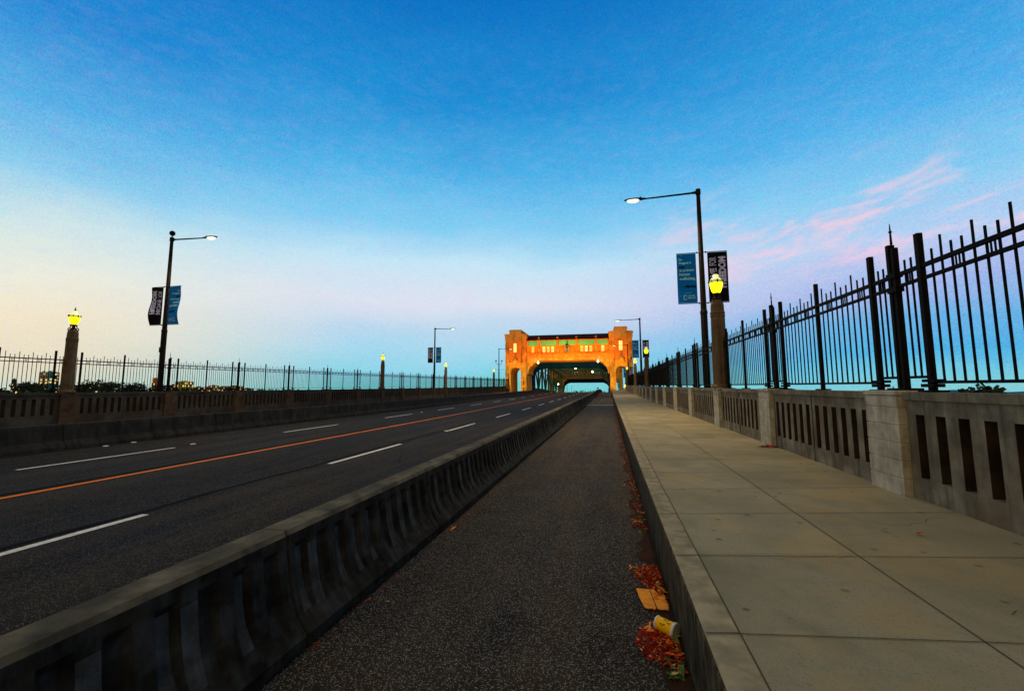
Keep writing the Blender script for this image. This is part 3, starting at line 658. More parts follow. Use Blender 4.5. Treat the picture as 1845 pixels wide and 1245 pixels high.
# ------------------------------------------------------------------ the portal
def arch_poly(x0, x1, z0, zs, n=14):          # opening outline, from left foot up and over to right foot
    r = (x1-x0)/2; c = (x0+x1)/2
    return [(x0, z0)] + [(c - r*math.cos(math.pi*i/n), zs + r*math.sin(math.pi*i/n)) for i in range(n+1)] + [(x1, z0)]
def portal(label, detail=True):
    root = empty('bridge_portal', (0,0,0), label, 'bridge portal')
    D = 7.2
    TW = 4.9
    for side, x0 in ((0, -22.4), (1, .12)):
        x1 = x0 + TW; c = (x0+x1)/2; zb = -.8
        m_ = MB()
        ax0, ax1 = (c-1.12, c+1.12); zs = 4.35
        out = [(ax0, zb)] + arch_poly(ax0, ax1, zb, zs)[1:-1] + [(ax1, zb)]
        # shaft with an arched passage: left leg, right leg, head
        m_.box(x0+.1, ax0, 0, D, zb, 11.6); m_.box(ax1, x1-.1, 0, D, zb, 11.6)
        ap = arch_poly(ax0, ax1, zs, zs); k = len(ap)
        for y, rev in ((0, False), (D, True)):
            vs = [(x, y, z) for x, z in ap] + [(x, y, 11.6) for x, z in ap]
            fs = [(i, i+1, k+i+1, k+i) if not rev else (i, k+i, k+i+1, i+1) for i in range(k-1)]; m_.add(vs, fs)
        vs = [(x, 0, z) for x, z in ap] + [(x, D, z) for x, z in ap]; m_.add(vs, [(i, k+i, k+i+1, i+1) for i in range(k-1)])
        # stepped head
        m_.box(x0, x1, -.05, D+.05, 11.6, 12.9); m_.box(x0-.12, x1+.12, -.14, D+.1, 12.55, 12.75)
        m_.box(c-1.30, c+1.30, -.55, D+.3, 11.3, 13.75, top=(.0, .0)); m_.box(c-1.4, c+1.4, -.62, D+.35, 13.35, 13.55)
        # banded pilasters
        for px0, px1 in ((x0+.1, c-1.36), (c+1.36, x1-.1)):
            for z in (9.5, 9.9, 10.3): m_.box(px0-.07, px1+.07 if px1 < c else px1+.07, -.13, .0, z, z+.2)
        m_.box(x0+.02, ax0-.12, -.07, 0, zb, 1.5); m_.box(ax1+.12, x1-.02, -.07, 0, zb, 1.5)
        t = m_.build('tower', M['stone'], root, fix=False)
        m_ = MB()       # projecting centre panel above the arch, with window opening
        zt, zo_ = 6.55, 11.3
        wx0, wx1, wz0, wz1 = c-.42, c+.30, 8.75, 10.75
        m_.box(c-1.30, wx0, -.55, -.003, zt, zo_); m_.box(wx1, c+1.30, -.55, -.003, zt, zo_); m_.box(wx0, wx1, -.55, -.003, zt, wz0); m_.box(wx0, wx1, -.55, -.003, wz1, zo_)
        m_.build('centre_panel', M['stonedark'], t)
        m_ = MB(); m_.box(wx0+.002, wx1-.002, -.30, -.25, wz0, wz1); wn_ = m_.build('window', E_['windowhot'], root)
        m_ = MB(); m_.box(wx0-.10, wx0, -.62, -.20, wz0-.1, wz1+.1); m_.box(wx1, wx1+.1, -.62, -.20, wz0-.1, wz1+.1); m_.box(wx0-.1, wx1+.1, -.66, -.2, wz1+.1, wz1+.22); m_.box(wx0-.1, wx1+.1, -.66, -.2, wz0-.22, wz0-.1); m_.box(wx0+.33, wx0+.37, -.36, -.31, wz0, wz1)
        m_.build('window_frame', M['stonedark'], wn_)
        # ship's prow carving
        m_ = MB(); vs = []; ns = 12
        rows = [(6.0, .06, .35), (6.15, .38, .75), (6.45, .62, 1.05), (6.85, .72, 1.25), (7.25, .58, 1.2), (7.6, .42, 1.05), (7.95, .22, .9), (8.3, .10, .75), (8.72, .05, .62)]
        for z, hw, pr in rows:
            for k2 in range(ns):
                a = math.pi*k2/(ns-1); vs.append((c - hw*math.cos(a), -.50 - (pr-.5)*math.sin(a)**1.4, z))
        m_.add(vs, [(i*ns+j, i*ns+j+1, (i+1)*ns+j+1, (i+1)*ns+j) for i in range(len(rows)-1) for j in range(ns-1)])
        m_.box(c-1.42, c+1.42, -.72, -.0, 6.28, 6.52); m_.tube((c, -1.72, 7.2), (c+.30, -.9, 8.2), .05, seg=6); m_.tube((c-1.0, -.7, 6.5), (c-1.2, -.75, 6.9), .07, seg=6); m_.tube((c+1.0, -.7, 6.5), (c+1.2, -.75, 6.9), .07, seg=6)
        m_.build('prow_carving', M['stone'], root, smooth=False)
        if detail:
            m_ = MB(); m_.tube((c+1.75, -.16, -.3), (c+1.75, -.16, 3.3), .05, seg=6); m_.build('marker_post', M['iron'], root)
            m_ = MB(); m_.lathe([(.05, -.14), (.17, -.1), (.17, .1), (.05, .14)], 10, (c+1.75, -.26, 1.35)); m_.build('amber_reflector', E_['amber'], root)
    # gallery across the road
    x0, x1 = -17.6, .22; W_ = x1-x0
    zl = 6.9
    pts_ = [(x0, zl+1.3), (x0, 4.0), (x0+.35, 4.0), (x0+.45, 4.9), (x0+.8, 5.6), (x0+1.35, 6.05), (x0+1.45, 6.35), (x0+1.9, 6.45), (x0+2.1, zl), (x1-2.1, zl), (x1-1.9, 6.45), (x1-1.45, 6.35), (x1-1.35, 6.05), (x1-.8, 5.6), (x1-.45, 4.9), (x1-.35, 4.0), (x1, 4.0), (x1, zl+1.3)]
    m_ = MB(); y0, y1 = .35, 6.8
    m_.prism(pts_, y0, y1); m_.build('haunched_beam', M['stone'], root, fix=True)
    m_ = MB()       # wall with window openings: three groups 1-3-(shield)-3-1
    zt = 11.4; z0 = zl+1.3; wz0, wz1 = 8.75, 9.95
    bays = [x0 + W_*f for f in (0, .155, .385, .615, .845, 1.0)]
    wins = []
    cb = [(bays[i]+bays[i+1])/2 for i in range(5)]
    wins.append((cb[0]-.35, cb[0]+.35))
    for c in (cb[1], cb[3]): wins += [(c-1.35+j*.95, c-.60+j*.95) for j in range(3)]
    wins.append((cb[4]-.35, cb[4]+.35)); wins.sort()
    m_.box(x0, x1, y0+.06, y1-.06, z0, wz0); m_.box(x0, x1, y0+.06, y1-.06, wz1, zt)
    px = x0
    for a, b in wins: m_.box(px, a, y0+.06, y1-.06, wz0, wz1); px = b
    m_.box(px, x1, y0+.06, y1-.06, wz0, wz1)
    # crenel-like moulding below
    n = 30
    for i in range(n):
        a = x0 + W_*i/n; m_.box(a, a+W_/n*.55, y0-.34, y0+.05, z0+.0, z0+.30)
    m_.box(x0, x1, y0-.22, y0+.05, z0+.30, z0+.45)
    m_.box(x0, x1, y0-.08, y0+.05, z0-.55, z0-.48)
    g = m_.build('gallery_wall', M['stonedark'], root)
    for i, (a, b) in enumerate(wins):
        m_ = MB(); m_.box(a+.002, b-.002, y0+.30, y0+.34, wz0+.002, wz1-.002); wi = m_.build('window', E_['windowhot'] if i % 2 else E_['window'], root)
        m_ = MB()
        m_.box(a+.01, a+.06, y0+.16, y0+.24, wz0, wz1); m_.box(b-.06, b-.01, y0+.16, y0+.24, wz0, wz1)
        for z in (.33, .66): m_.box(a+.01, b-.01, y0+.16, y0+.24, wz0+(wz1-wz0)*z-.065, wz0+(wz1-wz0)*z+.065)
        m_.box(a-.06, b+.06, y0-.02, y0+.2, wz0-.10, wz0)
        m_.build('window_bars', M['stonedark'], wi)
    for i in range(5):
        m_ = MB(); m_.box(bays[i]+.30, bays[i+1]-.30, y0+.0, y0+.055, 10.20, 11.20); m_.build('green_frieze', M['green'], root)
    for b in bays[1:-1]:
        m_ = MB(); m_.box(b-.16, b+.16, y0-.14, y0+.055, z0+.45, 11.3); m_.box(b-.24, b+.24, y0-.30, y0+.05, 11.0, 11.75); m_.lathe([(.2, 0), (.24, .12), (.1, .3)], 8, (b, y0-.1, 11.75)); m_.build('pilaster', M['stone'], root)
    m_ = MB(); m_.box(x0-.0, x1+.0, y0-.30, y1+.3, 11.4, 11.62); m_.add([(x0, y0-.42, 11.62), (x1, y0-.42, 11.62), (x1, (y0+y1)/2, 12.9), (x0, (y0+y1)/2, 12.9), (x0, y1+.42, 11.62), (x1, y1+.42, 11.62)], [(0,1,2,3), (3,2,5,4), (0,3,4), (1,5,2)])
    m_.build('roof', M['roof'], root)
    if detail:   # shield with supporters on a sloped plinth
        c = cb[2]; sh = [(c-.48, 10.0), (c+.48, 10.0), (c+.48, 9.3), (c+.3, 8.75), (c, 8.45), (c-.3, 8.75), (c-.48, 9.3)]
        m_ = MB(); m_.prism(sh[::-1], y0-.30, y0+.05); m_.prism([(c-.30, 9.85), (c+.30, 9.85), (c, 9.35)][::-1], y0-.36, y0-.302, 1)
        m_.box(c-.06, c+.06, y0-.36, y0-.302, 8.6, 9.5, 1); m_.lathe([(.28, 0), (.22, .15), (.10, .3), (.16, .45), (.05, .8), (.12, .9), (.02, 1.05)], 8, (c, y0-.15, 10.0), 1)
        m_.build('coat_of_arms', [M['shield'], M['roof']], root)
        m_ = MB(); m_.box(c-1.75, c+1.75, y0-.12, y0+.04, 8.15, 8.30)
        for d in (-1, 1):
            m_.prism([(c+d*.62, 8.32), (c+d*1.65, 8.32), (c+d*1.25, 9.85), (c+d*.85, 9.85)], y0-.16, y0+.04); m_.tube((c+d*1.0, y0-.2, 8.4), (c+d*.95, y0-.2, 9.5), .14, .10, 8); m_.lathe([(.05,0),(.12,.08),(.12,.2),(.03,.3)], 8, (c+d*.95, y0-.2, 9.55)); m_.tube((c+d*.95, y0-.22, 9.3), (c+d*.55, y0-.28, 9.6), .05, seg=6)
        m_.build('shield_supporters', M['stonedark'], root, fix=True)
    # deeper, lower steel arch behind the gallery
    pz = 5.55; a, b = x0-.2, x1+.2
    m_ = MB(); m_.prism([(a, 8.1), (a, 2.8), (a+.5, 2.8), (a+.75, 4.2), (a+1.4, 5.0), (a+2.6, pz), (b-2.6, pz), (b-1.4, 5.0), (b-.75, 4.2), (b-.5, 2.8), (b, 2.8), (b, 8.1)], 7.5, 8.6); m_.prism([(a, 2.8), (a, -.9), (a+.45, -.9), (a+.45, 2.8)], 7.5, 8.6); m_.prism([(b-.45, 2.8), (b-.45, -.9), (b, -.9), (b, 2.8)], 7.5, 8.6)
    m_.build('portal_brace', M['navy'], root, fix=True)
    return root
PY = 94.2
P1 = portal('orange floodlit concrete bridge portal with two towers and a lit gallery over the road'); P1.location = (0, PY, prof(PY))
P2 = copy_tree(P1); P2.location = (0, 166.0, prof(166)-.35); P2['label'] = 'unlit far portal framing the sky beyond the steel truss'
for o in [x for x in bpy.data.objects if x.parent == P2]:
    if o.name.split('.')[0] in ('amber_reflector', 'marker_post', 'window'):
        for q in [x for x in bpy.data.objects if x.parent == o]: bpy.data.objects.remove(q)
        bpy.data.objects.remove(o)
# portal bulbs under the haunches
def lampo(name, typ, loc, e, c, soft=.15, aim=None, size=60):
    l = bpy.data.lights.new(name, typ); l.energy = e; l.color = c; l.shadow_soft_size = soft
    o = bpy.data.objects.new(name, l); COL.objects.link(o); o.location = loc
    if typ == 'SPOT': l.spot_size = R(size); l.spot_blend = .5; o.rotation_euler = (Vector(loc)-Vector(aim)).to_track_quat('Z', 'Y').to_euler()
    return o
DZ = prof(PY)
for x, y, z, lab in ((-15.0, PY+.0, 6.45, 'round white lamp under the left end of the portal gallery'), (-2.2, PY+.0, 6.5, 'round white lamp under the right end of the portal gallery'), (-7.6, PY+9.2, 5.6, 'round white lamp hanging in the middle under the steel truss'), (-4.2, PY+22, 5.7, 'small white lamp deeper under the truss, right of the middle one'), (-15.2, PY+40, 3.2, 'small lamp low on the far left truss side')):
    m_ = MB(); m_.lathe([(.03, .30), (.06, .26), (.16, .16), (.19, 0), (.14, -.13), (.04, -.18)][::-1], 12); o = m_.build('globe_lamp', E_['bulb'], smooth=True); o.location = (x, y, z+DZ-(y-PY)*.02*(y > PY+20)); tag(o, lab, 'lamp', 'globe lamps of the bridge portal')
    if y > PY+1: lampo('truss_light', 'POINT', (x, y-.5, z+DZ-.5), 110, (.9, .9, .35))
# floodlights that wash the portal: fixtures stand on the deck edges
AMB, RED = (1, .46, .045), (1, .25, .018)
for x, y, z, beams, lab in (
    (-19.6, PY-9, .9, ((-20.0, 3.6, 3400, 48, AMB), (-20.0, 9.6, 5200, 40, RED)), 'small floodlight aimed at the left portal tower'),
    (2.6, PY-9, .9, ((2.6, 3.8, 3600, 48, AMB), (2.6, 9.8, 5600, 40, RED)), 'small floodlight aimed at the right portal tower'),
    (-14.3, PY-10, 1.0, ((-12.0, 10.0, 8400, 62, RED), (-12.0, 6.4, 3800, 60, AMB)), 'small floodlight on the left barrier aimed at the gallery'),
    (-2.1, PY-10, 1.0, ((-5.0, 10.0, 8400, 62, RED), (-5.0, 6.4, 3800, 60, AMB)), 'small floodlight on the right barrier aimed at the gallery')):
    dzz = prof(y); m_ = MB(); m_.box(-.16, .16, -.10, .10, -.12, .12, top=(.03, .03)); m_.tube((0,0,-.35), (0,0,-.1), .03, seg=8); o = m_.build('floodlight', M['iron']); o.location = (x, y-.25, z+dzz-.12 if abs(x) > 18 or x > 2 else z+dzz); tag(o, lab, 'floodlight', 'floodlights below the portal')
    for ax, az_, e, sz, c_ in beams: lampo('flood_beam', 'SPOT', (x, y, z+dzz+.15), e, c_, .12, (ax, PY, az_+dzz), sz)

# ------------------------------------------------------------------ steel truss between the portals
tr = empty('steel_truss', (0, 0, 0), 'green riveted steel truss over the road between the two portals', 'bridge truss')
TY0, TY1 = PY+9.0, 165.0; HT = 7.6
def laced(mb, p, q, wd=.5, th=.12, nx=None):
    """built-up member: two flats along y joined by crossed lacing"""
    p = Vector(p); q = Vector(q); d = q-p; ln = d.length; d.normalize()
    sdv = Vector((0, 1, 0)) if abs(d.y) < .6 else Vector((0, 0, 1))
    sdv = (sdv - d*sdv.dot(d)).normalized()
    for s in (-1, 1): 
        a = p + sdv*s*wd/2; b = q + sdv*s*wd/2; mb.tube(a, b, th/2, seg=4)
    n = nx or max(2, int(ln/.55))
    for i in range(n):
        a = p + d*ln*i/n; b = p + d*ln*(i+1)/n
        mb.tube(a + sdv*wd/2, b - sdv*wd/2, th*.22, seg=4); mb.tube(a - sdv*wd/2, b + sdv*wd/2, th*.22, seg=4)
npan = 10; st = (TY1-TY0)/npan
for X in (-17.35, -.0):
    for i in range(npan+1):
        y = TY0+st*i; z = prof(y); m_ = MB(); laced(m_, (X, y, z-.6), (X, y, z+HT), 1.5, .34, 14); m_.build('vertical', M['steel'], tr)
        if i < npan:
            y2 = y+st; z2 = prof(y2)
            m_ = MB(); laced(m_, (X, y, z+(0 if i % 2 else HT)), (X, y2, z2+(HT if i % 2 else 0)), .8, .24); m_.build('diagonal', M['steel'], tr)
    m_ = MB(); x_ = .25
    m_.strip([(X-x_, HT-.1), (X+x_, HT-.1), (X+x_, HT+.5), (X-x_, HT+.5)], TY0, TY1, 12); m_.build('top_chord', M['steel'], tr)
    m_ = MB(); m_.strip([(X-x_, .2), (X+x_, .2), (X+x_, 1.0), (X-x_, 1.0)], TY0, TY1, 12); m_.build('bottom_chord', M['steel'], tr)
for i in range(npan+1):
    y = TY0+st*i; z = prof(y); m_ = MB()
    for zz in (HT+.1, HT-1.15): m_.box(-17.35, 0, y-.12, y+.12, z+zz, z+zz+.18)
    n = 16
    for j in range(n):
        xa = -17.35+17.35*j/n; xb = -17.35+17.35*(j+1)/n
        m_.tube((xa, y, z+HT-1.0), (xb, y, z+HT+.15), .05, seg=4); m_.tube((xa, y, z+HT+.15), (xb, y, z+HT-1.0), .05, seg=4)
    for s in (0, 1): # knee braces
        xa = -17.35 if s == 0 else 0; sg = 1 if s == 0 else -1
        m_.tube((xa, y, z+HT-2.9), (xa+sg*2.2, y, z+HT-1.1), .10, seg=5)
    m_.build('sway_frame', M['steel'], tr)
    if i < npan:
        m_ = MB(); y2 = y+st; z2 = prof(y2)
        laced(m_, (-17.35, y, z+HT+.2), (-8.7, y2, z2+HT+.2), .4, .1); laced(m_, (0, y, z+HT+.2), (-8.7, y2, z2+HT+.2), .4, .1); m_.box(-8.8, -8.6, y, y2, z+HT+.1, z+HT+.3)
        m_.build('lateral_brace', M['steel'], tr)
lampo('truss_glow', 'POINT', (-15.5, 159.5, prof(159)+2.2), 300, (1, .35, .08))
lampo('truss_glow', 'POINT', (-8.5, 130, prof(130)+3.5), 170, (.9, .85, .3)); lampo('truss_glow', 'POINT', (-8.5, 148, prof(148)+3.5), 170, (.9, .85, .3))

# ------------------------------------------------------------------ city on the left shore
CITY = [(-542,300,13.7,2.4,'dark slim block at the left picture edge'),(-471,264,6.3,3,'low block with a lit yellow front at the left edge'),(-487,276,5.6,3.5,'low pale block beside the lit one at the left edge'),(-604,354,10.2,8,'dark block among trees left of the tall towers'),(-550,327,21.7,5.2,'tan high tower, left of the three tall towers beside the lantern column'),(-561,338,22.8,4.4,'teal glass tower, middle of the three tall towers'),(-572,349,22.3,6.5,'dark tower, right of the three tall towers beside the lantern column'),
 (-470,304,7.2,8,'low red-brown block just right of the lantern column'),(-451,298,6.6,4,'small brown block with warm windows'),(-431,291,6.9,6,'pale tan two-part block between fence posts'),(-494,341,9.4,5,'orange-tan block above dark trees'),(-572,404,13.4,6.5,'tall pale striped block left of the street lamp'),(-552,396,10.6,6,'grey-blue block left of the street lamp'),(-483,355,6.2,6,'low grey block among trees left of the street lamp'),(-595,473,20.2,7,'orange tower close to the left street lamp pole'),(-475,398,9.6,7.5,'dark brown block just right of the lamp pole'),
 (-453,393,13.1,15,'yellow and teal apartment block with stacked balconies'),(-474,430,7.4,11,'low brown block right of the yellow apartment block'),(-498,463,7.9,9,'low red block with pale bands'),(-523,495,10.5,11,'tan block standing above its neighbours'),(-501,489,8.8,11,'low block with green and yellow lights'),(-484,491,9.5,17,'wide red-brown block, farthest right of the warm ones'),(-523,551,7.1,14,'low grey block at the right end of the town')]
cc = [(.03,.035,.04),(.30,.24,.07),(.16,.17,.10),(.03,.04,.05),(.42,.34,.16),(.07,.30,.34),(.02,.06,.075),(.16,.055,.03),(.15,.06,.035),(.38,.26,.13),(.32,.20,.09),(.36,.34,.26),(.06,.11,.16),(.10,.11,.11),(.50,.20,.07),(.09,.05,.03),(.45,.42,.10),(.16,.07,.03),(.28,.09,.05),(.30,.20,.08),(.15,.19,.08),(.24,.08,.04),(.10,.12,.12)]
glass = material('dark_city_glass', (.012,.03,.05), None, rough=.25)
for i, (x, y, zt, wd, lab) in enumerate(CITY):
    ang = math.atan2(x, y); root = empty('city_building', (x, y, -3), lab, 'building', 'buildings on the left shore'); root.rotation_euler.z = -ang + R((i*37) % 30 - 15)
    h = zt+3; mt = material('city_wall', cc[i], tuple(c_*1.25 for c_ in cc[i]), .3)
    m_ = MB(); dp = wd*.9; m_.box(-wd/2, wd/2, 0, dp, 0, h); m_.box(-wd/2-.15, wd/2+.15, -.15, dp+.15, h, h+.35)
    m_.build('wall', mt, root)
    m_ = MB(); m_.box(-wd*.2, wd*.15, dp*.3, dp*.7, h+.35, h+1.3); m_.tube((wd*.25, dp*.5, h+.3), (wd*.25, dp*.5, h+2.0), .12, seg=5); m_.build('roof_hut', mt, root)
    m_ = MB(); m2 = MB(); nx_ = max(2, int(wd/1.6)); nf = max(2, int(h/3))
    for f in range(nf):
        z = h - 2.3 - f*3
        if z < .4: break
        for j in range(nx_):
            a = -wd/2 + wd*(j+.18)/nx_; b = -wd/2 + wd*(j+.82)/nx_
            (m2 if random.random() < .35 else m_).box(a, b, -.06, .0, z, z+1.6)
        if i in (4, 5, 11, 16, 18): m_.box(-wd/2-.1, wd/2+.1, -.9, -.07, z-.55, z-.38, 1)
    m_.build('windows', [glass, mt], root)
    if m2.v: m2.build('lit_windows', E_['citywin'], root)

# ------------------------------------------------------------------ trees: trunk, limbs and a crown of leaf clumps
def tree_mesh(hgt, rad, seed, nleaf=420, name='tree', conifer=False):
    rnd = random.Random(seed); root = empty(name)
    m_ = MB(); m_.tube((0,0,0), (0,0,hgt*.55), rad*.09, rad*.045, 7)
    for k in range(6):
        a = rnd.random()*6.28; z = hgt*(.3+.08*k); m_.tube((0,0,z), (math.cos(a)*rad*.6, math.sin(a)*rad*.6, z+hgt*.2), rad*.035, rad*.012, 5)
    m_.build('trunk', M['bark'], root)
    m_ = MB(); blobs = [(rnd.uniform(-.6,.6)*rad, rnd.uniform(-.6,.6)*rad, hgt*rnd.uniform(.45,.88), rad*rnd.uniform(.28,.5)) for _ in range(9)]
    for _ in range(nleaf):
        bx_, by_, bz_, br = rnd.choice(blobs); v = Vector((rnd.gauss(0,1), rnd.gauss(0,1), rnd.gauss(0,1))).normalized()*br*rnd.uniform(.6, 1.08)
        p = Vector((bx_, by_, bz_)) + v; s = rad*rnd.uniform(.06, .13); q = Vector((rnd.gauss(0,1), rnd.gauss(0,1), rnd.gauss(0,1))).normalized(); a = q.orthogonal().normalized()*s; b = q.cross(a)*rnd.uniform(.5, 1)
        m_.add([p-a, p-b*.8, p+a, p+b*.8], [(0,1,2,3)])
    m_.build('crown', M['foliage'], root)
    return root
tp = [tree_mesh(12, 5.5, s, 520, 'broadleaf_tree') for s in (1, 2, 3)]
used = [False]*3; tn = 0
tpos = [(-415,241,8.7),(-400,236,7.6),(-381,240,7.9),(-366,238,7.4),(-348,235,9.6),(-352,243,8.6),(-341,240,8.2),(-345,256,8.3),(-350,262,7.5),(-340,263,8.3),(-336,270,7.2),(-372,300,7.4),(-398,330,6.6),(-402,350,6.2),(-398,394,6.2),(-405,410,6.6),(-400,425,5.6),(-403,445,5.4),(-410,470,5.2),(-415,500,5.0),(-420,540,4.8),(-360,265,7.8),(-430,250,8.6),(-445,252,9.4)]
for i, (x, y, zt) in enumerate(tpos):
    k = i % 3; o = copy_tree(tp[k]) if used[k] else tp[k]; used[k] = True
    s = (zt+3.6)/11.6; o.location = (x, y, -3.6); o.scale = (s*1.25, s*1.25, s); o.rotation_euler.z = i*1.3
    tag(o, 'one of the dark leafy trees on the left shore in front of the town', 'tree', 'dark trees on the left shore')
m_ = MB(); rnd = random.Random(5)       # continuous wooded shore
for _ in range(9000):
    a = R(rnd.uniform(-84, -20)); d = rnd.uniform(360, 900); p = Vector((math.sin(a)*d, math.cos(a)*d, rnd.uniform(-3, 2.8)*(1 if rnd.random() < .8 else 1.5)*(1 - .4*(a > R(-38)))));
    s = rnd.uniform(.7, 2.0); q = Vector((rnd.gauss(0,1), rnd.gauss(0,1), rnd.gauss(0,.6))).normalized(); a_ = q.orthogonal().normalized()*s; b_ = q.cross(a_)
    m_.add([p-a_, p-b_*.8, p+a_, p+b_*.8], [(0,1,2,3)])
tag(m_.build('woodland', M['foliage']), 'dark band of shore woodland behind the left fence', 'woodland', kind='stuff')
# treetops beside the bridge on the right
rt = [(29.0, 52.5, 2.35, 4.0, 'dark treetop showing beside the nearest heavy fence post on the right'), (64, 101, 1.35, 7, 'low dark treetops behind the right fence, left of the last one'), (72, 108, 1.45, 7, 'low dark treetops behind the right fence, in the middle'), (80, 116, 1.1, 6, 'low dark treetops behind the right fence, lowest of them'), (36.5, 48.6, 1.9, 4, 'dark treetop at the right picture edge')]
for i, (x, y, zt, rad, lab) in enumerate(rt):
    o = tree_mesh(30, rad, 20+i, 2600, 'broadleaf_tree'); 
    for ch in [c_ for c_ in bpy.data.objects if c_.parent == o and c_.name.startswith('crown')]: pass
    o.location = (x, y, zt-27.3); tag(o, lab, 'tree', 'treetops below the right fence')
m_ = MB()       # far wooded skyline seen through the portals
for _ in range(1500):
    a = R(rnd.uniform(-16, 4)); d = rnd.uniform(900, 1100); p = Vector((math.sin(a)*d, math.cos(a)*d, rnd.uniform(-14, 3.2)+1.4*math.sin(a*160)+1.0*math.sin(a*410))); s = rnd.uniform(1, 2.6)
    q = Vector((rnd.gauss(0,1), rnd.gauss(0,1), rnd.gauss(0,.6))).normalized(); a_ = q.orthogonal().normalized()*s; b_ = q.cross(a_); m_.add([p-a_, p-b_*.8, p+a_, p+b_*.8], [(0,1,2,3)])
tag(m_.build('treeline', M['foliage']), 'tiny dark line of trees on the skyline seen through the portals', 'treeline', kind='stuff')

# ------------------------------------------------------------------ litter in the gutter
def leaf(mb, x, y, z, s, yaw_, tilt, mi):
    pts = [(-1, 0), (-.45, .42), (.1, .5), (.55, .28), (1.15, 0), (.5, -.3), (.05, -.46), (-.5, -.36)]
    rot = Matrix.Rotation(yaw_, 3, 'Z') @ Matrix.Rotation(tilt, 3, 'Y') @ Matrix.Rotation(tilt*.6, 3, 'X')
    vs = [rot @ Vector((a*s, b*s, .12*s*(abs(b)*2)**2)) + Vector((x, y, z)) for a, b in pts]; c = rot @ Vector((0, 0, -.03*s)) + Vector((x, y, z))
    mb.add([*vs, c], [(i, (i+1) % 8, 8) for i in range(8)], mi)
LM = [M['leaf_r'], M['leaf_o'], M['leaf_g'], M['leaf_y']]
rnd = random.Random(11)
def pile(cx, cy, rx, ry, n, smin, smax, wts, name, lab, h=.035, cols=None):
    m_ = MB()
    for _ in range(n):
        r_ = rnd.random()**.7; a = rnd.random()*6.283; x = cx + rx*r_*math.cos(a); y = cy + ry*r_*math.sin(a)
        if x > .375: x = .375 - rnd.random()*.05
        leaf(m_, x, y, prof(y)+.014+rnd.random()*h*(1-r_*.7), rnd.uniform(smin, smax), rnd.random()*6.28, rnd.uniform(-.6, .6), rnd.choices(range(4), wts)[0])
    o = m_.build(name, LM); return tag(o, lab, 'leaf litter', 'leaf litter along the kerb', 'stuff')
pile(.27, 2.95, .15, .20, 1500, .003, .011, (14, 1.2, .3, .8), 'leaf_litter', 'rust red leaf litter around the yellow cup')
pile(.33, 3.02, .06, .22, 46, .018, .036, (2, 6, 2, .5), 'leaf_litter', 'larger orange leaves against the kerb behind the cup')
pile(.33, 2.72, .07, .09, 40, .014, .028, (.5, .8, 6, 1), 'leaf_litter', 'green and yellow leaves at the bottom of the kerb')
pile(.29, 3.95, .13, .25, 1500, .003, .011, (14, 1.2, .3, .9), 'leaf_litter', 'rust red leaf litter just above the cardboard')
pile(.34, 3.65, .05, .22, 40, .016, .032, (3, 6, 3, .5), 'leaf_litter', 'orange leaves between the cardboard and the kerb')
pile(.20, 4.02, .10, .16, 14, .014, .024, (1, 5, 1, 3), 'leaf_litter', 'a few bright orange leaves and pale stalks on top of the upper red pile')
pile(.20, 3.12, .07, .12, 14, .016, .030, (1, 7, 1, 1), 'leaf_litter', 'bright orange leaves left of the cup')
pile(.30, 5.35, .08, .34, 100, .008, .022, (5, 2, 3, 3), 'leaf_litter', 'small mixed green and straw leaves in the gutter above the piles')
m_ = MB()
for _ in range(800):
    y = 5.8 + 45*rnd.random()**1.7; x = .385 - abs(rnd.gauss(0, .07)); leaf(m_, min(x, .38), y, prof(y)+.016, rnd.uniform(.007, .022), rnd.random()*6.28, rnd.uniform(-.4, .4), rnd.choices(range(4), (6, 2, .3, 1.6))[0])
for _ in range(260):
    y = 2.5 + 25*rnd.random()**1.5; x = -1.80 + abs(rnd.gauss(0, .05)); leaf(m_, x, y, prof(y)+.01, rnd.uniform(.005, .012), rnd.random()*6.28, rnd.uniform(-.3, .3), rnd.choices(range(4), (8, 2, 0, .5))[0])
tag(m_.build('scattered_leaves', LM), 'thin line of rust coloured leaves scattered along the gutters', 'leaf litter', 'leaf litter along the kerb', 'stuff')
for x, y, s, mi, lab in ((-1.62, 3.10, .028, 3, 'single yellow leaf lying by the near barrier'), (-1.72, 4.78, .045, 1, 'curled orange leaf at the barrier foot'), (-1.66, 6.92, .035, 1, 'small orange leaf farther along the barrier foot'), (-.20, 3.92, .018, 3, 'small grey-brown leaf lying mid path'), (-.05, 8.4, .03, 3, 'pale leaf far up the bike path')):
    m_ = MB(); leaf(m_, 0, 0, 0, s, s*99, .25, mi); o = m_.build('fallen_leaf', LM); o.location = (x, y, prof(y)+.02); tag(o, lab, 'leaf', 'single fallen leaves')
for x, y, s, mi, lab in ((2.05, 4.05, .03, 2, 'single green leaf on the sidewalk near the right edge'), (2.25, 4.0, .035, 0, 'brown sliver of leaf right of the green leaf on the sidewalk'), (2.72, 9.0, .09, 0, 'red-brown leaf heap at the foot of the second pier')):
    m_ = MB(); 
    for q in range(1 if s < .05 else 5): leaf(m_, q*.05, q*.03*(q % 2), 0, s, s*99+q, .15, mi)
    o = m_.build('fallen_leaf', LM); o.location = (x, y, prof(y)+.468); tag(o, lab, 'leaf', 'single fallen leaves')
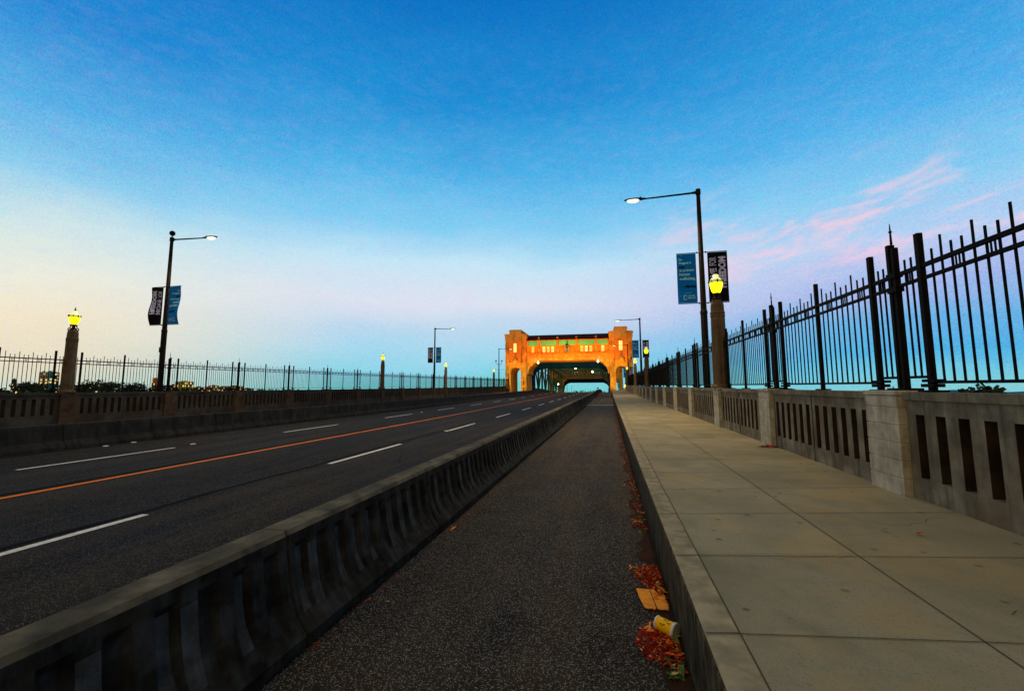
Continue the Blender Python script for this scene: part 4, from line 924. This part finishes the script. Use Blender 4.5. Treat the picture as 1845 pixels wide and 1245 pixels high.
# torn cardboard
m_ = MB()
def slab(pts, z0, th):
    k = len(pts); vs = [(x, y, z0+prof(y)) for x, y in pts] + [(x, y, z0+th+prof(y)) for x, y in pts]
    m_.add(vs, [tuple(range(k))[::-1], tuple(range(k, 2*k))] + [(i, (i+1) % k, k+(i+1) % k, k+i) for i in range(k)])
slab([(.205, 3.40), (.225, 3.385), (.262, 3.392), (.268, 3.37), (.285, 3.40), (.262, 3.69), (.165, 3.69), (.178, 3.55)], .016, .005)
slab([(.292, 3.395), (.318, 3.382), (.345, 3.39), (.365, 3.385), (.372, 3.42), (.360, 3.69), (.268, 3.69)], .018, .005)
tag(m_.build('torn_cardboard', M['card'], fix=True), 'torn orange-brown cardboard with a split down the middle, lying in the gutter', 'cardboard')
# paper cup lying on its side
cup = empty('paper_cup', (0,0,0), 'yellow paper cup with white rims lying on its side in the leaves', 'cup')
m_ = MB(); m_.lathe([(.036, .005), (.043, .118)], 28); m_.build('wall', M['cup'], cup, smooth=False)
m_ = MB(); m_.lathe([(.0445, .112), (.047, .116), (.047, .126), (.044, .128)], 28); m_.lathe([(.037, 0), (.039, .002), (.039, .010), (.037, .012)], 28); m_.build('rim', M['cupw'], cup, smooth=True)
m_ = MB(); m_.lathe([(.0435, .1285), (.0435, .1295)], 28); m_.build('lid', M['cupg'], cup)
m_ = MB()
for a0, z0, hh in ((.3, .03, .03), (.55, .065, .025), (.9, .035, .03), (1.2, .075, .02), (-.2, .05, .03), (1.6, .05, .03), (2.0, .08, .02), (-.6, .03, .03), (2.5, .04, .03)):
    for (da, dz_, w_) in ((0, 0, .16), (.12, hh*.4, .12), (-.08, hh*.7, .14)):
        vs = []
        for a in (a0+da, a0+da+w_):
            for z in (z0+dz_, z0+dz_+hh*.35): r_ = .0367+(z-.005)*.062+.0006; vs.append((r_*math.cos(a), r_*math.sin(a), z))
        m_.add(vs, [(0,2,3,1)])
m_.build('print', M['cupb'], cup)
cup.location = (.262, 3.135, prof(3.1)+.058)
ax = Vector((.80, -.60, -.06)).normalized(); cup.rotation_euler = ax.to_track_quat('Z', 'Y').to_euler(); cup.scale = (1.05, 1.05, 1.05)

# ------------------------------------------------------------------ walker near the portal
def person():
    J = [(0,0,.95,.15), (0,0,1.12,.13), (0,0,1.34,.17), (0,0,1.47,.07), (0,.01,1.55,.075), (0,0,1.66,.10), (0,0,1.74,.07),
         (-.18,0,1.40,.065), (-.23,.05,1.14,.05), (-.20,-.10,.95,.04), (-.19,-.14,.88,.035), (.18,0,1.40,.065), (.24,-.06,1.14,.05), (.22,.10,.97,.04), (.21,.14,.90,.035),
         (-.09,0,.88,.10), (-.10,-.10,.50,.07), (-.10,.05,.10,.05), (-.10,-.10,.04,.045), (.09,0,.88,.10), (.10,.08,.50,.07), (.10,.30,.14,.05), (.10,.18,.05,.045)]
    Eg = [(0,1),(1,2),(2,3),(3,4),(4,5),(5,6),(2,7),(7,8),(8,9),(9,10),(2,11),(11,12),(12,13),(13,14),(0,15),(15,16),(16,17),(17,18),(0,19),(19,20),(20,21),(21,22)]
    me = bpy.data.meshes.new('t'); me.from_pydata([j[:3] for j in J], Eg, []); o = bpy.data.objects.new('t', me); COL.objects.link(o)
    sk = o.modifiers.new('s', 'SKIN'); sv = me.skin_vertices[0].data
    for i, j in enumerate(J): sv[i].radius = (j[3], j[3])
    sv[0].use_root = True; sb = o.modifiers.new('b', 'SUBSURF'); sb.levels = 1
    dg = bpy.context.evaluated_depsgraph_get(); nm = bpy.data.meshes.new_from_object(o.evaluated_get(dg)); bpy.data.objects.remove(o)
    for k in ('skin', 'tealcloth', 'darkcloth', 'redshoe', 'hair'): nm.materials.append(M[k])
    for p in nm.polygons:
        z = p.center.z; x = abs(p.center.x)
        p.material_index = 3 if z < .11 else 2 if z < .95 and x < .17 else 0 if (z > 1.5 or z < 1.0) else 1
        if z > 1.68 or (z > 1.56 and p.center.y > .03): p.material_index = 4
        p.use_smooth = True
    b = bpy.data.objects.new('person', nm); COL.objects.link(b); return b
pe = person(); pe.location = (1.75, 84.5, prof(84.5)+.45); pe.rotation_euler.z = R(180)
tag(pe, 'walker in a teal top and dark trousers on the sidewalk near the right tower', 'person')
